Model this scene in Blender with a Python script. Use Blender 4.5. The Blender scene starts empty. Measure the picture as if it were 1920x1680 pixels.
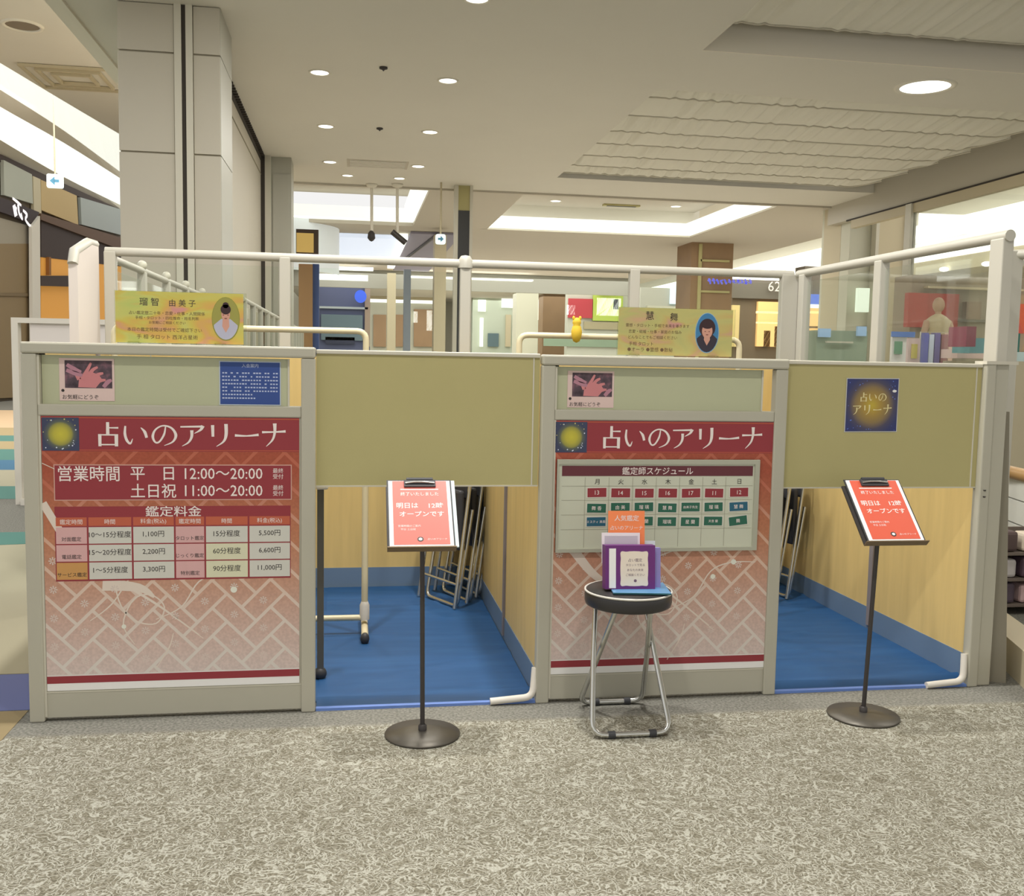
import bpy, bmesh, math, random
from mathutils import Vector, Matrix
random.seed(7)
S = bpy.context.scene
COL = S.collection
# ------------------------------------------------------------ camera
FPX = 1850.06
CR = Vector((0.98705486, -0.15929698, 0.01863257)); CU = Vector((-0.00414124, 0.09082261, 0.99585848)); CW = Vector((0.1603295, 0.98304411, -0.08898721))
CAM = Vector((0, 0, 1.5))
cd = bpy.data.cameras.new('camera'); cam = bpy.data.objects.new('camera', cd); COL.objects.link(cam)
cd.sensor_fit = 'HORIZONTAL'; cd.sensor_width = 36.0; cd.lens = FPX/1920*36.0; cd.clip_start = 0.05; cd.clip_end = 400
cam.matrix_world = Matrix(((CR.x, CU.x, -CW.x, CAM.x), (CR.y, CU.y, -CW.y, CAM.y), (CR.z, CU.z, -CW.z, CAM.z), (0, 0, 0, 1)))
S.camera = cam
# ------------------------------------------------------------ world, exposure
w = bpy.data.worlds.new('hall_light'); S.world = w; w.use_nodes = True
w.node_tree.nodes['Background'].inputs[0].default_value = (1.0, 0.99, 0.975, 1)
w.node_tree.nodes['Background'].inputs[1].default_value = 0.84
S.view_settings.view_transform = 'Standard'; S.view_settings.look = 'None'; S.view_settings.gamma = 1.0
S.view_settings.exposure = 0.12
S.cycles.use_denoising = True; S.cycles.max_bounces = 6; S.cycles.diffuse_bounces = 3; S.cycles.transparent_max_bounces = 16
S.cycles.caustics_reflective = False; S.cycles.caustics_refractive = False
def area(x, y, z, sx, sy, power, col=(1, .975, .94)):
    l = bpy.data.lights.new('ceiling_lamp_or_fill', 'AREA'); l.shape = 'RECTANGLE'; l.size = sx; l.size_y = sy; l.energy = power; l.color = col
    o = bpy.data.objects.new('ceiling_lamp_or_fill', l); o.location = (x, y, z); COL.objects.link(o); return o
# the light of the downlight rows of the main ceiling, grouped row by row
area(0.9, 12.5, 4.96, 1.4, 12.0, 250)
for _y, _p in ((7.0, 34), (4.1, 100), (1.2, 50)):      # single downlights of the two rows nearest the booths
    for _x in (-.41, 1.18): area(_x, _y, 4.97, .2, .2, _p)
area(7.0, 4.5, 4.96, 4.0, 0.8, 120)
area(7.0, 11.8, 4.96, 5.0, 0.8, 110)
area(-6.5, 20.0, 7.8, 4.0, 16.0, 1000)  # broad fill added to brighten the left concourse, no fixture of its own
area(6.0, 24.0, 5.3, 5.0, 4.0, 350, (1, .99, .97))
area(5.0, 45.0, 4.9, 14.0, 24.0, 1900, (1, .98, .95))  # wide fill added to brighten the far hall and its ceiling
area(14.0, 26.0, 6.2, 2.5, 36.0, 1000, (1, .99, .97))  # long fill added to brighten the right concourse

# ------------------------------------------------------------ pixel to point helpers
def ray(px, py): return CW + CR*((px-960)/FPX) - CU*((py-840)/FPX)
def atY(px, py, y): d = ray(px, py); return CAM + d*(y/d.y)
def atX(px, py, x): d = ray(px, py); return CAM + d*(x/d.x)
def atZ(px, py, z): d = ray(px, py); return CAM + d*((z-1.5)/d.z)
def atP(px, py, p0, n): d = ray(px, py); return CAM + d*((p0-CAM).dot(n)/d.dot(n))

# ------------------------------------------------------------ materials
MATS = {}
def lin(c): return tuple((v/255/12.92 if v <= 10 else ((v/255+.055)/1.055)**2.4) for v in c)
def mat(name, rgb, rough=.6, metal=0, emit=0, alpha=1, spec=.3, noise=0, nscale=8, bump=0, bscale=200, stretch=None):
    if name in MATS: return MATS[name]
    m = bpy.data.materials.new(name); m.use_nodes = True; nt = m.node_tree; b = nt.nodes['Principled BSDF']
    c = lin(rgb)+(1,)
    b.inputs['Base Color'].default_value = c; b.inputs['Roughness'].default_value = rough; b.inputs['Metallic'].default_value = metal
    b.inputs['Specular IOR Level'].default_value = spec
    if alpha < 1: b.inputs['Alpha'].default_value = alpha
    if emit: b.inputs['Emission Color'].default_value = c; b.inputs['Emission Strength'].default_value = emit
    if noise or bump:
        tc = nt.nodes.new('ShaderNodeTexCoord'); mp = nt.nodes.new('ShaderNodeMapping'); nt.links.new(tc.outputs['Object'], mp.inputs[0])
        if stretch: mp.inputs['Scale'].default_value = stretch
    if noise:
        n = nt.nodes.new('ShaderNodeTexNoise'); n.inputs['Scale'].default_value = nscale; n.inputs['Detail'].default_value = 4; nt.links.new(mp.outputs[0], n.inputs[0])
        r = nt.nodes.new('ShaderNodeMapRange'); r.inputs[1].default_value = .3; r.inputs[2].default_value = .7; r.inputs[3].default_value = 1-noise; r.inputs[4].default_value = 1+noise
        nt.links.new(n.outputs[0], r.inputs[0])
        v = nt.nodes.new('ShaderNodeVectorMath'); v.operation = 'SCALE'; v.inputs[0].default_value = c[:3]; nt.links.new(r.outputs[0], v.inputs['Scale'])
        nt.links.new(v.outputs[0], b.inputs['Base Color'])
    if bump:
        n2 = nt.nodes.new('ShaderNodeTexNoise'); n2.inputs['Scale'].default_value = bscale; nt.links.new(mp.outputs[0], n2.inputs[0])
        bp = nt.nodes.new('ShaderNodeBump'); bp.inputs['Strength'].default_value = bump; bp.inputs['Distance'].default_value = .01; nt.links.new(n2.outputs[0], bp.inputs['Height']); nt.links.new(bp.outputs[0], b.inputs['Normal'])
    MATS[name] = m; return m
def ramp(nt, stops, interp='LINEAR'):
    r = nt.nodes.new('ShaderNodeValToRGB'); r.color_ramp.interpolation = interp; e = r.color_ramp.elements
    while len(e) < len(stops): e.new(.5)
    for k, (p, c) in enumerate(stops): e[k].position = p; e[k].color = lin(c)+(1,)
    return r
def mat_zgrad(name, z0, z1, stops, noise=0):   # a printed top-to-bottom colour run of a poster
    m = bpy.data.materials.new(name); m.use_nodes = True; nt = m.node_tree; b = nt.nodes['Principled BSDF']
    b.inputs['Roughness'].default_value = .45; b.inputs['Specular IOR Level'].default_value = .3
    g = nt.nodes.new('ShaderNodeNewGeometry') if False else nt.nodes.new('ShaderNodeTexCoord'); sp = nt.nodes.new('ShaderNodeSeparateXYZ'); nt.links.new(g.outputs['Object'], sp.inputs[0])
    r = nt.nodes.new('ShaderNodeMapRange'); r.inputs[1].default_value = z0; r.inputs[2].default_value = z1; nt.links.new(sp.outputs[2], r.inputs[0])
    cr = ramp(nt, stops); nt.links.new(r.outputs[0], cr.inputs[0])
    out = cr.outputs[0]
    if noise:
        n = nt.nodes.new('ShaderNodeTexNoise'); n.inputs['Scale'].default_value = 90; n.inputs['Detail'].default_value = 3; nt.links.new(g.outputs['Object'], n.inputs[0])
        q = nt.nodes.new('ShaderNodeMapRange'); q.inputs[1].default_value = .35; q.inputs[2].default_value = .65; q.inputs[3].default_value = 1-noise; q.inputs[4].default_value = 1+noise; nt.links.new(n.outputs[0], q.inputs[0])
        v = nt.nodes.new('ShaderNodeVectorMath'); v.operation = 'SCALE'; nt.links.new(out, v.inputs[0]); nt.links.new(q.outputs[0], v.inputs['Scale']); out = v.outputs[0]
    nt.links.new(out, b.inputs['Base Color']); return m
def mat_noise_ramp(name, stops, scale, detail=3, stretch=(1, 1, 1), rough=.5, distortion=0.0):
    m = bpy.data.materials.new(name); m.use_nodes = True; nt = m.node_tree; b = nt.nodes['Principled BSDF']; b.inputs['Roughness'].default_value = rough; b.inputs['Specular IOR Level'].default_value = .25
    tc = nt.nodes.new('ShaderNodeTexCoord'); mp = nt.nodes.new('ShaderNodeMapping'); mp.inputs['Scale'].default_value = stretch; nt.links.new(tc.outputs['Object'], mp.inputs[0])
    n = nt.nodes.new('ShaderNodeTexNoise'); n.inputs['Scale'].default_value = scale; n.inputs['Detail'].default_value = detail; n.inputs['Distortion'].default_value = distortion; nt.links.new(mp.outputs[0], n.inputs[0])
    cr = ramp(nt, stops); nt.links.new(n.outputs[0], cr.inputs[0]); nt.links.new(cr.outputs[0], b.inputs['Base Color']); return m
def mat_radial(name, cx, cy, cz, rad, stops):  # printed sun disc, colour by distance from its centre (object space)
    m = bpy.data.materials.new(name); m.use_nodes = True; nt = m.node_tree; b = nt.nodes['Principled BSDF']; b.inputs['Roughness'].default_value = .5
    tc = nt.nodes.new('ShaderNodeTexCoord'); d = nt.nodes.new('ShaderNodeVectorMath'); d.operation = 'DISTANCE'; d.inputs[1].default_value = (cx, cy, cz); nt.links.new(tc.outputs['Object'], d.inputs[0])
    q = nt.nodes.new('ShaderNodeMath'); q.operation = 'DIVIDE'; q.inputs[1].default_value = rad; nt.links.new(d.outputs['Value'], q.inputs[0])
    cr = ramp(nt, stops); nt.links.new(q.outputs[0], cr.inputs[0]); nt.links.new(cr.outputs[0], b.inputs['Base Color']); return m
def glass(name, tint=(251, 253, 251), refl=.3):
    if name in MATS: return MATS[name]
    m = bpy.data.materials.new(name); m.use_nodes = True; nt = m.node_tree; nt.nodes.remove(nt.nodes['Principled BSDF'])
    o = nt.nodes['Material Output']; t = nt.nodes.new('ShaderNodeBsdfTransparent'); t.inputs[0].default_value = lin(tint)+(1,)
    g = nt.nodes.new('ShaderNodeBsdfGlossy'); g.inputs['Roughness'].default_value = .03; f = nt.nodes.new('ShaderNodeFresnel'); f.inputs[0].default_value = 1.25
    mm = nt.nodes.new('ShaderNodeMath'); mm.operation = 'MULTIPLY'; mm.inputs[1].default_value = refl; nt.links.new(f.outputs[0], mm.inputs[0])
    x = nt.nodes.new('ShaderNodeMixShader'); nt.links.new(mm.outputs[0], x.inputs[0]); nt.links.new(t.outputs[0], x.inputs[1]); nt.links.new(g.outputs[0], x.inputs[2]); nt.links.new(x.outputs[0], o.inputs[0])
    MATS[name] = m; return m

# ------------------------------------------------------------ geometry helpers
class Fr:   # a drawing plane: a to the right, b up, c toward the viewer
    def __init__(s, o, r=(1, 0, 0), u=(0, 0, 1), n=(0, -1, 0)):
        s.o = Vector(o); s.r = Vector(r).normalized(); s.u = Vector(u).normalized(); s.n = Vector(n).normalized()
    def __call__(s, a, b, c=0): return s.o + s.r*a + s.u*b + s.n*c
WF = Fr((0, 0, 0), (1, 0, 0), (0, 1, 0), (0, 0, 1))
def rotF(x, y, z, ang): c, s = math.cos(ang), math.sin(ang); return Fr((x, y, z), (c, s, 0), (-s, c, 0), (0, 0, 1))
FONTC = {}
def glyphs(text, bold):
    k = (text, bold)
    if k in FONTC: return FONTC[k]
    cu = bpy.data.curves.new('t', 'FONT'); cu.body = text; cu.size = 1.0; cu.resolution_u = 2; cu.offset = bold; cu.extrude = 0
    ob = bpy.data.objects.new('t', cu); COL.objects.link(ob); bpy.context.view_layer.update()
    me = ob.evaluated_get(bpy.context.evaluated_depsgraph_get()).to_mesh()
    v = [tuple(p.co) for p in me.vertices]; f = [tuple(p.vertices) for p in me.polygons]
    ob.to_mesh_clear() if False else None
    bpy.data.objects.remove(ob); bpy.data.curves.remove(cu)
    FONTC[k] = (v, f); return FONTC[k]
class MB:
    def __init__(s): s.v = []; s.f = []; s.m = []; s.sm = []
    def add(s, vs, fs, mi=0, smooth=False):
        n = len(s.v); s.v += [Vector(p) for p in vs]
        for f in fs: s.f.append([n+i for i in f]); s.m.append(mi); s.sm.append(smooth)
        return s
    def box(s, x0, x1, y0, y1, z0, z1, mi=0, F=WF, bev=0):
        if bev:
            e = min(bev, (x1-x0)/2.1, (y1-y0)/2.1, (z1-z0)/2.1)
            bm = bmesh.new(); bmesh.ops.create_cube(bm, size=1)
            for p in bm.verts: p.co = Vector((x0+(p.co.x+.5)*(x1-x0), y0+(p.co.y+.5)*(y1-y0), z0+(p.co.z+.5)*(z1-z0)))
            bmesh.ops.bevel(bm, geom=bm.edges[:], offset=e, segments=2, affect='EDGES', profile=.5)
            bm.verts.index_update(); s.add([F(*p.co) for p in bm.verts], [[q.index for q in f.verts] for f in bm.faces], mi); bm.free(); return s
        V = [F(a, b, c) for a in (x0, x1) for b in (y0, y1) for c in (z0, z1)]
        return s.add(V, [(0, 1, 3, 2), (4, 6, 7, 5), (0, 4, 5, 1), (2, 3, 7, 6), (0, 2, 6, 4), (1, 5, 7, 3)], mi)
    def poly(s, F, pts, c0, c1, mi=0):      # prism on frame F between c0 and c1
        n = len(pts); V = [F(a, b, c1) for a, b in pts]+[F(a, b, c0) for a, b in pts]
        return s.add(V, [list(range(n)), list(range(2*n-1, n-1, -1))]+[(i, i+n, (i+1) % n+n, (i+1) % n) for i in range(n)], mi)
    def rect(s, F, a0, a1, b0, b1, c0, c1, mi=0): return s.poly(F, [(a0, b0), (a1, b0), (a1, b1), (a0, b1)], c0, c1, mi)
    def ell(s, F, a, b, ra, rb, c0, c1, mi=0, n=28, a0=0, a1=2*math.pi):
        return s.poly(F, [(a+ra*math.cos(a0+(a1-a0)*i/n), b+rb*math.sin(a0+(a1-a0)*i/n)) for i in range(n)], c0, c1, mi)
    def tube(s, pts, r, n=10, mi=0, cap=True, closed=False):
        pts = [Vector(p) for p in pts]; m = len(pts); rings = []; ref = None
        for i, p in enumerate(pts):
            a = pts[(i-1) % m] if (closed or i > 0) else p; b = pts[(i+1) % m] if (closed or i < m-1) else p
            t = (b-a).normalized()
            if ref is None: ref = t.orthogonal().normalized()
            ref = (ref-t*ref.dot(t)).normalized(); q = t.cross(ref); rr = r[i] if isinstance(r, (list, tuple)) else r
            rings.append([p+(ref*math.cos(2*math.pi*k/n)+q*math.sin(2*math.pi*k/n))*rr for k in range(n)])
        V = [v for R_ in rings for v in R_]; Fc = []
        for i in range(m if closed else m-1):
            j = (i+1) % m
            for k in range(n): Fc.append((i*n+k, i*n+(k+1) % n, j*n+(k+1) % n, j*n+k))
        s.add(V, Fc, mi, True)
        if cap and not closed: s.add(rings[0], [list(range(n-1, -1, -1))], mi); s.add(rings[-1], [list(range(n))], mi)
        return s
    def lathe(s, c, prof, n=32, mi=0, F=None):
        F = F or WF; V = []
        for r, z in prof:
            for k in range(n): a = 2*math.pi*k/n; V.append(F(c[0]+r*math.cos(a), c[1]+r*math.sin(a), c[2]+z))
        Fc = [(i*n+k, i*n+(k+1) % n, (i+1)*n+(k+1) % n, (i+1)*n+k) for i in range(len(prof)-1) for k in range(n)]
        return s.add(V, Fc, mi, True)
    def ball(s, c, rx, ry, rz, mi=0, n=14, m=9, F=None):
        F = F or WF; V = []
        for i in range(m+1):
            t = math.pi*i/m
            for k in range(n): a = 2*math.pi*k/n; V.append(F(c[0]+rx*math.sin(t)*math.cos(a), c[1]+ry*math.sin(t)*math.sin(a), c[2]-rz*math.cos(t)))
        return s.add(V, [(i*n+k, i*n+(k+1) % n, (i+1)*n+(k+1) % n, (i+1)*n+k) for i in range(m) for k in range(n)], mi, True)
    def text(s, F, t, a, b, size, c=0, al='c', bold=.0, sx=1.0, mi=0):
        v, f = glyphs(t, bold)
        if not v: return s
        x0 = min(p[0] for p in v); x1 = max(p[0] for p in v); y0 = min(p[1] for p in v); y1 = max(p[1] for p in v)
        ox = {'c': (x0+x1)/2, 'l': x0, 'r': x1}[al]; oy = (y0+y1)/2
        return s.add([F(a+(p[0]-ox)*size*sx, b+(p[1]-oy)*size, c) for p in v], f, mi)
    def ribbon(s, F, pts, ws, c0, c1, mi=0, sub=5):
        P = []; W = []; n = len(pts)
        if n == 2: sub = 1
        for i in range(n-1):
            p0 = Vector(pts[max(i-1, 0)]); p1 = Vector(pts[i]); p2 = Vector(pts[i+1]); p3 = Vector(pts[min(i+2, n-1)])
            for k in range(sub):
                t = k/sub; P.append(.5*((2*p1)+(p2-p0)*t+(2*p0-5*p1+4*p2-p3)*t*t+(3*p1-p0-3*p2+p3)*t**3)); W.append(ws[i]+(ws[i+1]-ws[i])*t)
        P.append(Vector(pts[-1])); W.append(ws[-1]); L = []; R_ = []
        for i, p in enumerate(P):
            t = (P[min(i+1, len(P)-1)]-P[max(i-1, 0)]).normalized(); nn = Vector((-t.y, t.x)); L.append(p+nn*W[i]/2); R_.append(p-nn*W[i]/2)
        m = len(P); V = [F(p.x, p.y, c1) for p in L]+[F(p.x, p.y, c1) for p in R_]
        return s.add(V, [(i, m+i, m+i+1, i+1) for i in range(m-1)], mi)
    def build(s, name, mats, parent=None, loc=None):
        me = bpy.data.meshes.new(name)
        off = Vector(loc) if loc is not None else (world_loc(parent) if parent else Vector((0, 0, 0)))
        me.from_pydata([v-off for v in s.v], [], s.f)
        mats = mats if isinstance(mats, (list, tuple)) else [mats]
        for m in mats: me.materials.append(m)
        me.polygons.foreach_set('material_index', s.m); me.polygons.foreach_set('use_smooth', s.sm); me.update()
        o = bpy.data.objects.new(name, me); COL.objects.link(o)
        if parent: o.parent = parent
        elif loc is not None: o.location = loc
        return o
def world_loc(o):
    l = Vector((0, 0, 0))
    while o: l += Vector(o.location); o = o.parent
    return l
def tag(o, label, cat, group=None, kind=None):
    o['label'] = label; o['category'] = cat
    if group: o['group'] = group
    if kind: o['kind'] = kind
    return o
def thing(name, loc, label, cat, group=None):
    o = bpy.data.objects.new(name, None); o.location = loc; o.empty_display_size = .1; COL.objects.link(o); return tag(o, label, cat, group)
def struct(name, mb, m, loc=None):
    o = mb.build(name, m, None, loc); o['kind'] = 'structure'; return o
def smoothpath(pts, r, k=5):   # polyline with rounded corners
    pts = [Vector(p) for p in pts]; out = [pts[0]]
    for i in range(1, len(pts)-1):
        a, p, b = pts[i-1], pts[i], pts[i+1]; u = (a-p); v = (b-p); rr = min(r, u.length*.48, v.length*.48); u.normalize(); v.normalize()
        s0 = p+u*rr; s1 = p+v*rr
        for j in range(k+1): t = j/k; out.append(s0*(1-t)**2+p*2*t*(1-t)+s1*t*t)
    out.append(pts[-1]); return out

# brush-drawn characters (unit square), as in the Mincho headline
BR = {
 '占': [([(.5, .99), (.5, .5)], [.10, .11]), ([(.5, .76), (.9, .76)], [.035, .06]), ([(.2, .5), (.2, .0)], [.11, .10]), ([(.2, .47), (.82, .47)], [.04, .05]), ([(.82, .5), (.82, .0)], [.12, .11]), ([(.2, .07), (.82, .07)], [.045, .045])],
 'い': [([(.1, .84), (.08, .52), (.15, .25), (.28, .12), (.37, .32)], [.06, .09, .09, .07, .015]), ([(.68, .78), (.83, .6), (.9, .36)], [.02, .1, .09])],
 'の': [([(.56, .82), (.5, .5), (.32, .2), (.16, .18), (.07, .42), (.18, .7), (.46, .86), (.78, .77), (.95, .48), (.83, .2), (.5, .04)], [.04, .07, .06, .06, .09, .06, .05, .07, .1, .06, .015])],
 'ア': [([(.06, .82), (.92, .84)], [.05, .07]), ([(.93, .87), (.84, .7), (.6, .55)], [.13, .08, .015]), ([(.5, .68), (.49, .4), (.36, .17), (.12, .02)], [.11, .09, .06, .015])],
 'リ': [([(.24, .9), (.25, .42)], [.11, .09]), ([(.76, .95), (.76, .5), (.66, .22), (.38, .01)], [.12, .11, .07, .015])],
 'ー': [([(.04, .48), (.5, .46), (.97, .51)], [.09, .05, .09])],
 'ナ': [([(.04, .62), (.5, .63), (.97, .66)], [.08, .05, .09]), ([(.54, .99), (.54, .62), (.45, .3), (.2, .02)], [.13, .09, .07, .015])]}
def brush(mb, F, text, a0, a1, bc, size, c, mi=0, gap=.06, fat=1.0):
    n = len(text); st = (a1-a0)/n; sz = st*(1-gap)
    for i, ch in enumerate(text):
        for q_, (pts, ws) in enumerate(BR[ch]):
            mb.ribbon(F, [(a0+st*i+x*sz, bc+(y-.5)*size) for x, y in pts], [q*sz*fat for q in ws], c, c+q_*.00012, mi)

# common materials
M_frame = mat('partition_aluminium', (182, 178, 161), .45, 0, spec=.4, noise=.02, nscale=3)
M_frame2 = mat('partition_edge', (205, 200, 183), .4)
M_beige = mat('beige_board', (182, 173, 122), .7, noise=.02, nscale=2, bump=.05, bscale=300)
M_wood = mat('booth_wood', (214, 186, 122), .5, noise=.06, nscale=3, stretch=(6, 6, .6))
M_white = mat('white_paint', (222, 216, 204), .5)
M_cream = mat('cream_pipe', (218, 206, 170), .35, spec=.5)
M_black = mat('black_plastic', (62, 62, 64), .5)
M_dark = mat('dark_metal', (72, 68, 66), .45, .3)
M_chrome = mat('chrome_tube', (205, 205, 200), .22, .9)
M_paper = mat('white_paper', (238, 236, 232), .6)
M_ink = mat('black_ink', (62, 56, 54), .6)
M_red = mat('poster_red', (148, 58, 64), .45)
M_wine = mat('wine_band', (104, 54, 60), .45)
M_wink = mat('white_ink', (238, 226, 220), .5)
M_blue = mat_noise_ramp('blue_mat', [(0, (30, 70, 112)), (.5, (38, 80, 126)), (1, (50, 94, 140))], 2.5, 4, (1, 6, 1), .55)
M_clear = glass('clear_glass')
M_acryl = glass('acrylic_plate', (246, 248, 240), .5)
# ================================================================= FLOOR
def carpet():
    m = bpy.data.materials.new('swirl_carpet'); m.use_nodes = True; nt = m.node_tree; b = nt.nodes['Principled BSDF']; b.inputs['Roughness'].default_value = .95; b.inputs['Specular IOR Level'].default_value = .1
    L = nt.links.new; N = nt.nodes.new
    tc = N('ShaderNodeTexCoord')
    def noise(sc, det=2, dist=0):
        n = N('ShaderNodeTexNoise'); n.inputs['Scale'].default_value = sc; n.inputs['Detail'].default_value = det; n.inputs['Distortion'].default_value = dist; L(tc.outputs['Object'], n.inputs[0]); return n.outputs[0]
    def line(src, c, wdt):
        a = N('ShaderNodeMath'); a.operation = 'SUBTRACT'; a.inputs[1].default_value = c; L(src, a.inputs[0]); a2 = N('ShaderNodeMath'); a2.operation = 'ABSOLUTE'; L(a.outputs[0], a2.inputs[0])
        r = N('ShaderNodeMapRange'); r.inputs[1].default_value = wdt*.4; r.inputs[2].default_value = wdt; r.inputs[3].default_value = 1; r.inputs[4].default_value = 0; L(a2.outputs[0], r.inputs[0]); return r.outputs[0]
    def mx(a, b_):
        q = N('ShaderNodeMath'); q.operation = 'MAXIMUM'; L(a, q.inputs[0]); L(b_, q.inputs[1]); return q.outputs[0]
    n1 = noise(15, 1, 1.0); n2 = noise(21, 1, 1.2)
    lines = mx(mx(line(n1, .42, .024), line(n1, .55, .024)), mx(line(n2, .47, .022), line(n2, .59, .022)))
    gr = noise(170, 3)
    grr = N('ShaderNodeMapRange'); grr.inputs[1].default_value = .35; grr.inputs[2].default_value = .65; grr.inputs[3].default_value = .45; grr.inputs[4].default_value = 1; L(gr, grr.inputs[0])
    lg = N('ShaderNodeMath'); lg.operation = 'MULTIPLY'; L(lines, lg.inputs[0]); L(grr.outputs[0], lg.inputs[1])
    base = ramp(nt, [(.34, (94, 89, 75)), (.5, (124, 119, 103)), (.66, (148, 145, 129))]); L(noise(120, 4), base.inputs[0])
    mixc = N('ShaderNodeMix'); mixc.data_type = 'RGBA'; L(lg.outputs[0], mixc.inputs[0]); L(base.outputs[0], mixc.inputs[6]); mixc.inputs[7].default_value = lin((186, 185, 172))+(1,)
    # plain grey border carpet along the booths and in bands of the concourse
    gcol = ramp(nt, [(.35, (106, 105, 97)), (.65, (142, 140, 131))]); L(noise(90, 4), gcol.inputs[0])
    sp = N('ShaderNodeSeparateXYZ'); L(tc.outputs['Object'], sp.inputs[0])
    bx = N('ShaderNodeMath'); bx.operation = 'MULTIPLY_ADD'; bx.inputs[1].default_value = -.015; bx.inputs[2].default_value = 3.965; L(sp.outputs[0], bx.inputs[0])
    th = N('ShaderNodeMath'); th.operation = 'SUBTRACT'; L(sp.outputs[1], th.inputs[0]); L(bx.outputs[0], th.inputs[1])
    st = N('ShaderNodeMapRange'); st.inputs[1].default_value = -.02; st.inputs[2].default_value = .02; L(th.outputs[0], st.inputs[0])
    m2 = N('ShaderNodeMix'); m2.data_type = 'RGBA'; L(st.outputs[0], m2.inputs[0]); L(mixc.outputs[2], m2.inputs[6]); L(gcol.outputs[0], m2.inputs[7])
    L(m2.outputs[2], b.inputs['Base Color'])
    bp = N('ShaderNodeBump'); bp.inputs['Strength'].default_value = .5; bp.inputs['Distance'].default_value = .006; L(gr, bp.inputs['Height']); L(bp.outputs[0], b.inputs['Normal'])
    return m
struct('floor', MB().box(-16, 24, -6, 66, -.2, 0), carpet())
def inlay(pts, m, h=.002):
    o = MB().poly(WF, pts, -.01, h).build('floor', m); o['kind'] = 'structure'; return o
c_teal = mat('carpet_teal', (84, 128, 118), .95); c_blue = mat('carpet_violet_blue', (104, 112, 158), .95); c_tan = mat('carpet_tan', (168, 150, 112), .95); c_sand = mat('carpet_sand', (168, 162, 138), .95); c_pink = mat('floor_pink_sand', (206, 178, 142), .8)
def pz(px, py): p = atZ(px, py, 0); return (p.x, p.y)
inlay([(-12, 3.95), (-1.33, 3.95), (-1.33, 4.28), (-12, 4.28)], mat('carpet_brown_grey', (146, 130, 96), .95), .002)
inlay([(-12, 4.29), (-1.33, 4.29), (-1.33, 4.78), (-12, 4.78)], c_blue)
inlay([(-12, 4.79), (-1.33, 4.79), (-1.33, 8.3), (-12, 8.3)], c_sand)
inlay([pz(-200, 1030), pz(62, 1020), pz(62, 998), pz(-200, 1002)], c_teal, .004)
for y0, y1, m in ((10.6, 11.6, c_teal), (11.6, 13.2, c_sand), (13.2, 14.4, mat('carpet_deep_blue', (70, 112, 140), .95)), (14.4, 16, c_teal), (16, 17.4, c_tan), (17.4, 18.6, c_teal), (18.6, 20.5, c_tan), (20.5, 26.5, c_pink)):
    inlay([(-9.5, y0), (-3.2, y0), (-3.2, y1), (-9.5, y1)], m)

inlay([(-1.1, 12), (23, 12), (23, 65), (-1.1, 65)], mat('pale_bounce_floor', (214, 208, 194), .3))  # hidden pale inlay added to bounce light up to the ceilings
# ================================================================= CEILINGS
M_ceil = mat('ceiling_paint', (222, 217, 204), .8, noise=.015, nscale=.7)
M_ceilw = mat('ceiling_white', (232, 226, 210), .7)
M_ceilb = mat('ceiling_taupe', (198, 190, 174), .8)
M_cove = mat('cove_light_panel', (246, 250, 244), .5, emit=.92)
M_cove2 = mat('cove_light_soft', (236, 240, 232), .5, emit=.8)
M_coffer_glow = mat('coffer_glow_bluish', (206, 216, 232), .5, emit=.75)
M_lamp = mat('lamp_disc', (255, 255, 250), .5, emit=3.0)
XL, XR, RX0 = -2.86, 10.42, 3.87
mb = MB()
mb.box(XL, RX0, -6, 20.8, 5.0, 5.3)                     # left of the drape recesses
mb.box(RX0, XR, 10.97, 12.6, 5.0, 5.3)                   # rib between recesses
mb.box(RX0, XR, 18.95, 20.8, 5.0, 5.3)
mb.box(RX0, XR, -6, 4.0, 5.0, 5.3)
mb.box(RX0, XR, 3.9, 20.8, 5.75, 5.9)                    # back of the recesses
mb.box(RX0-.1, RX0, 4.0, 18.95, 5.3, 5.8)
struct('ceiling', mb, M_ceil)
struct('ceiling', MB().box(RX0, XR, 10.95, 10.97, 5.0, 5.75), mat('recess_side', (238, 230, 212), .8))
struct('trim_1', MB().box(XL-.06, XL, -6, 20.8, 4.97, 5.6), M_ceilw)
struct('trim_2', MB().box(XL, XR+.2, 20.75, 20.85, 4.96, 5.5), M_ceilb)
# far ceilings with the lit coffers
mb = MB()
def fc(x0, x1, y0, y1): mb.box(x0, x1, y0, y1, 5.02, 5.25)
fc(-2.9, -1.2, 20.85, 21.3); fc(-1.2, 1.6, 20.85, 20.95); fc(1.6, 3.6, 20.85, 27.0); fc(3.6, 12.8, 20.85, 21.2); fc(9.35, 12.8, 21.2, 27.0)
fc(-3.2, 12.8, 27.0, 66)
struct('ceiling', mb, M_ceilb)
mb = MB(); mb.box(3.5, 9.45, 21.2, 27.0, 5.7, 5.8)
struct('ceiling', mb, M_ceilb)
struct('trim_15', MB().box(3.4, 9.6, 26.97, 27.0, 5.02, 5.75), M_ceilw)
for k, (x0, x1, y0, y1, yy) in enumerate(((3.45, 9.4, 26.6, 26.95, 0), (9.1, 9.4, 21.2, 26.6, 0))):
    o = MB().box(x0, x1, y0, y1, 5.06, 5.34).build('cove_light', M_cove); tag(o, ['long bright cove light along the far edge of the big ceiling coffer', 'bright cove light along the right edge of the big ceiling coffer'][k], 'light', 'cove lights of the coffers')
mb = MB(); mb.box(-4.5, 1.7, 20.95, 27.0, 5.8, 5.9); struct('ceiling', mb, M_ceilb)
o = MB().box(-4.5, 1.6, 26.4, 26.9, 5.1, 5.4).build('cove_light', M_cove2); tag(o, 'bright cove light at the far edge of the small coffer behind the pillars', 'light', 'cove lights of the coffers')
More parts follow.
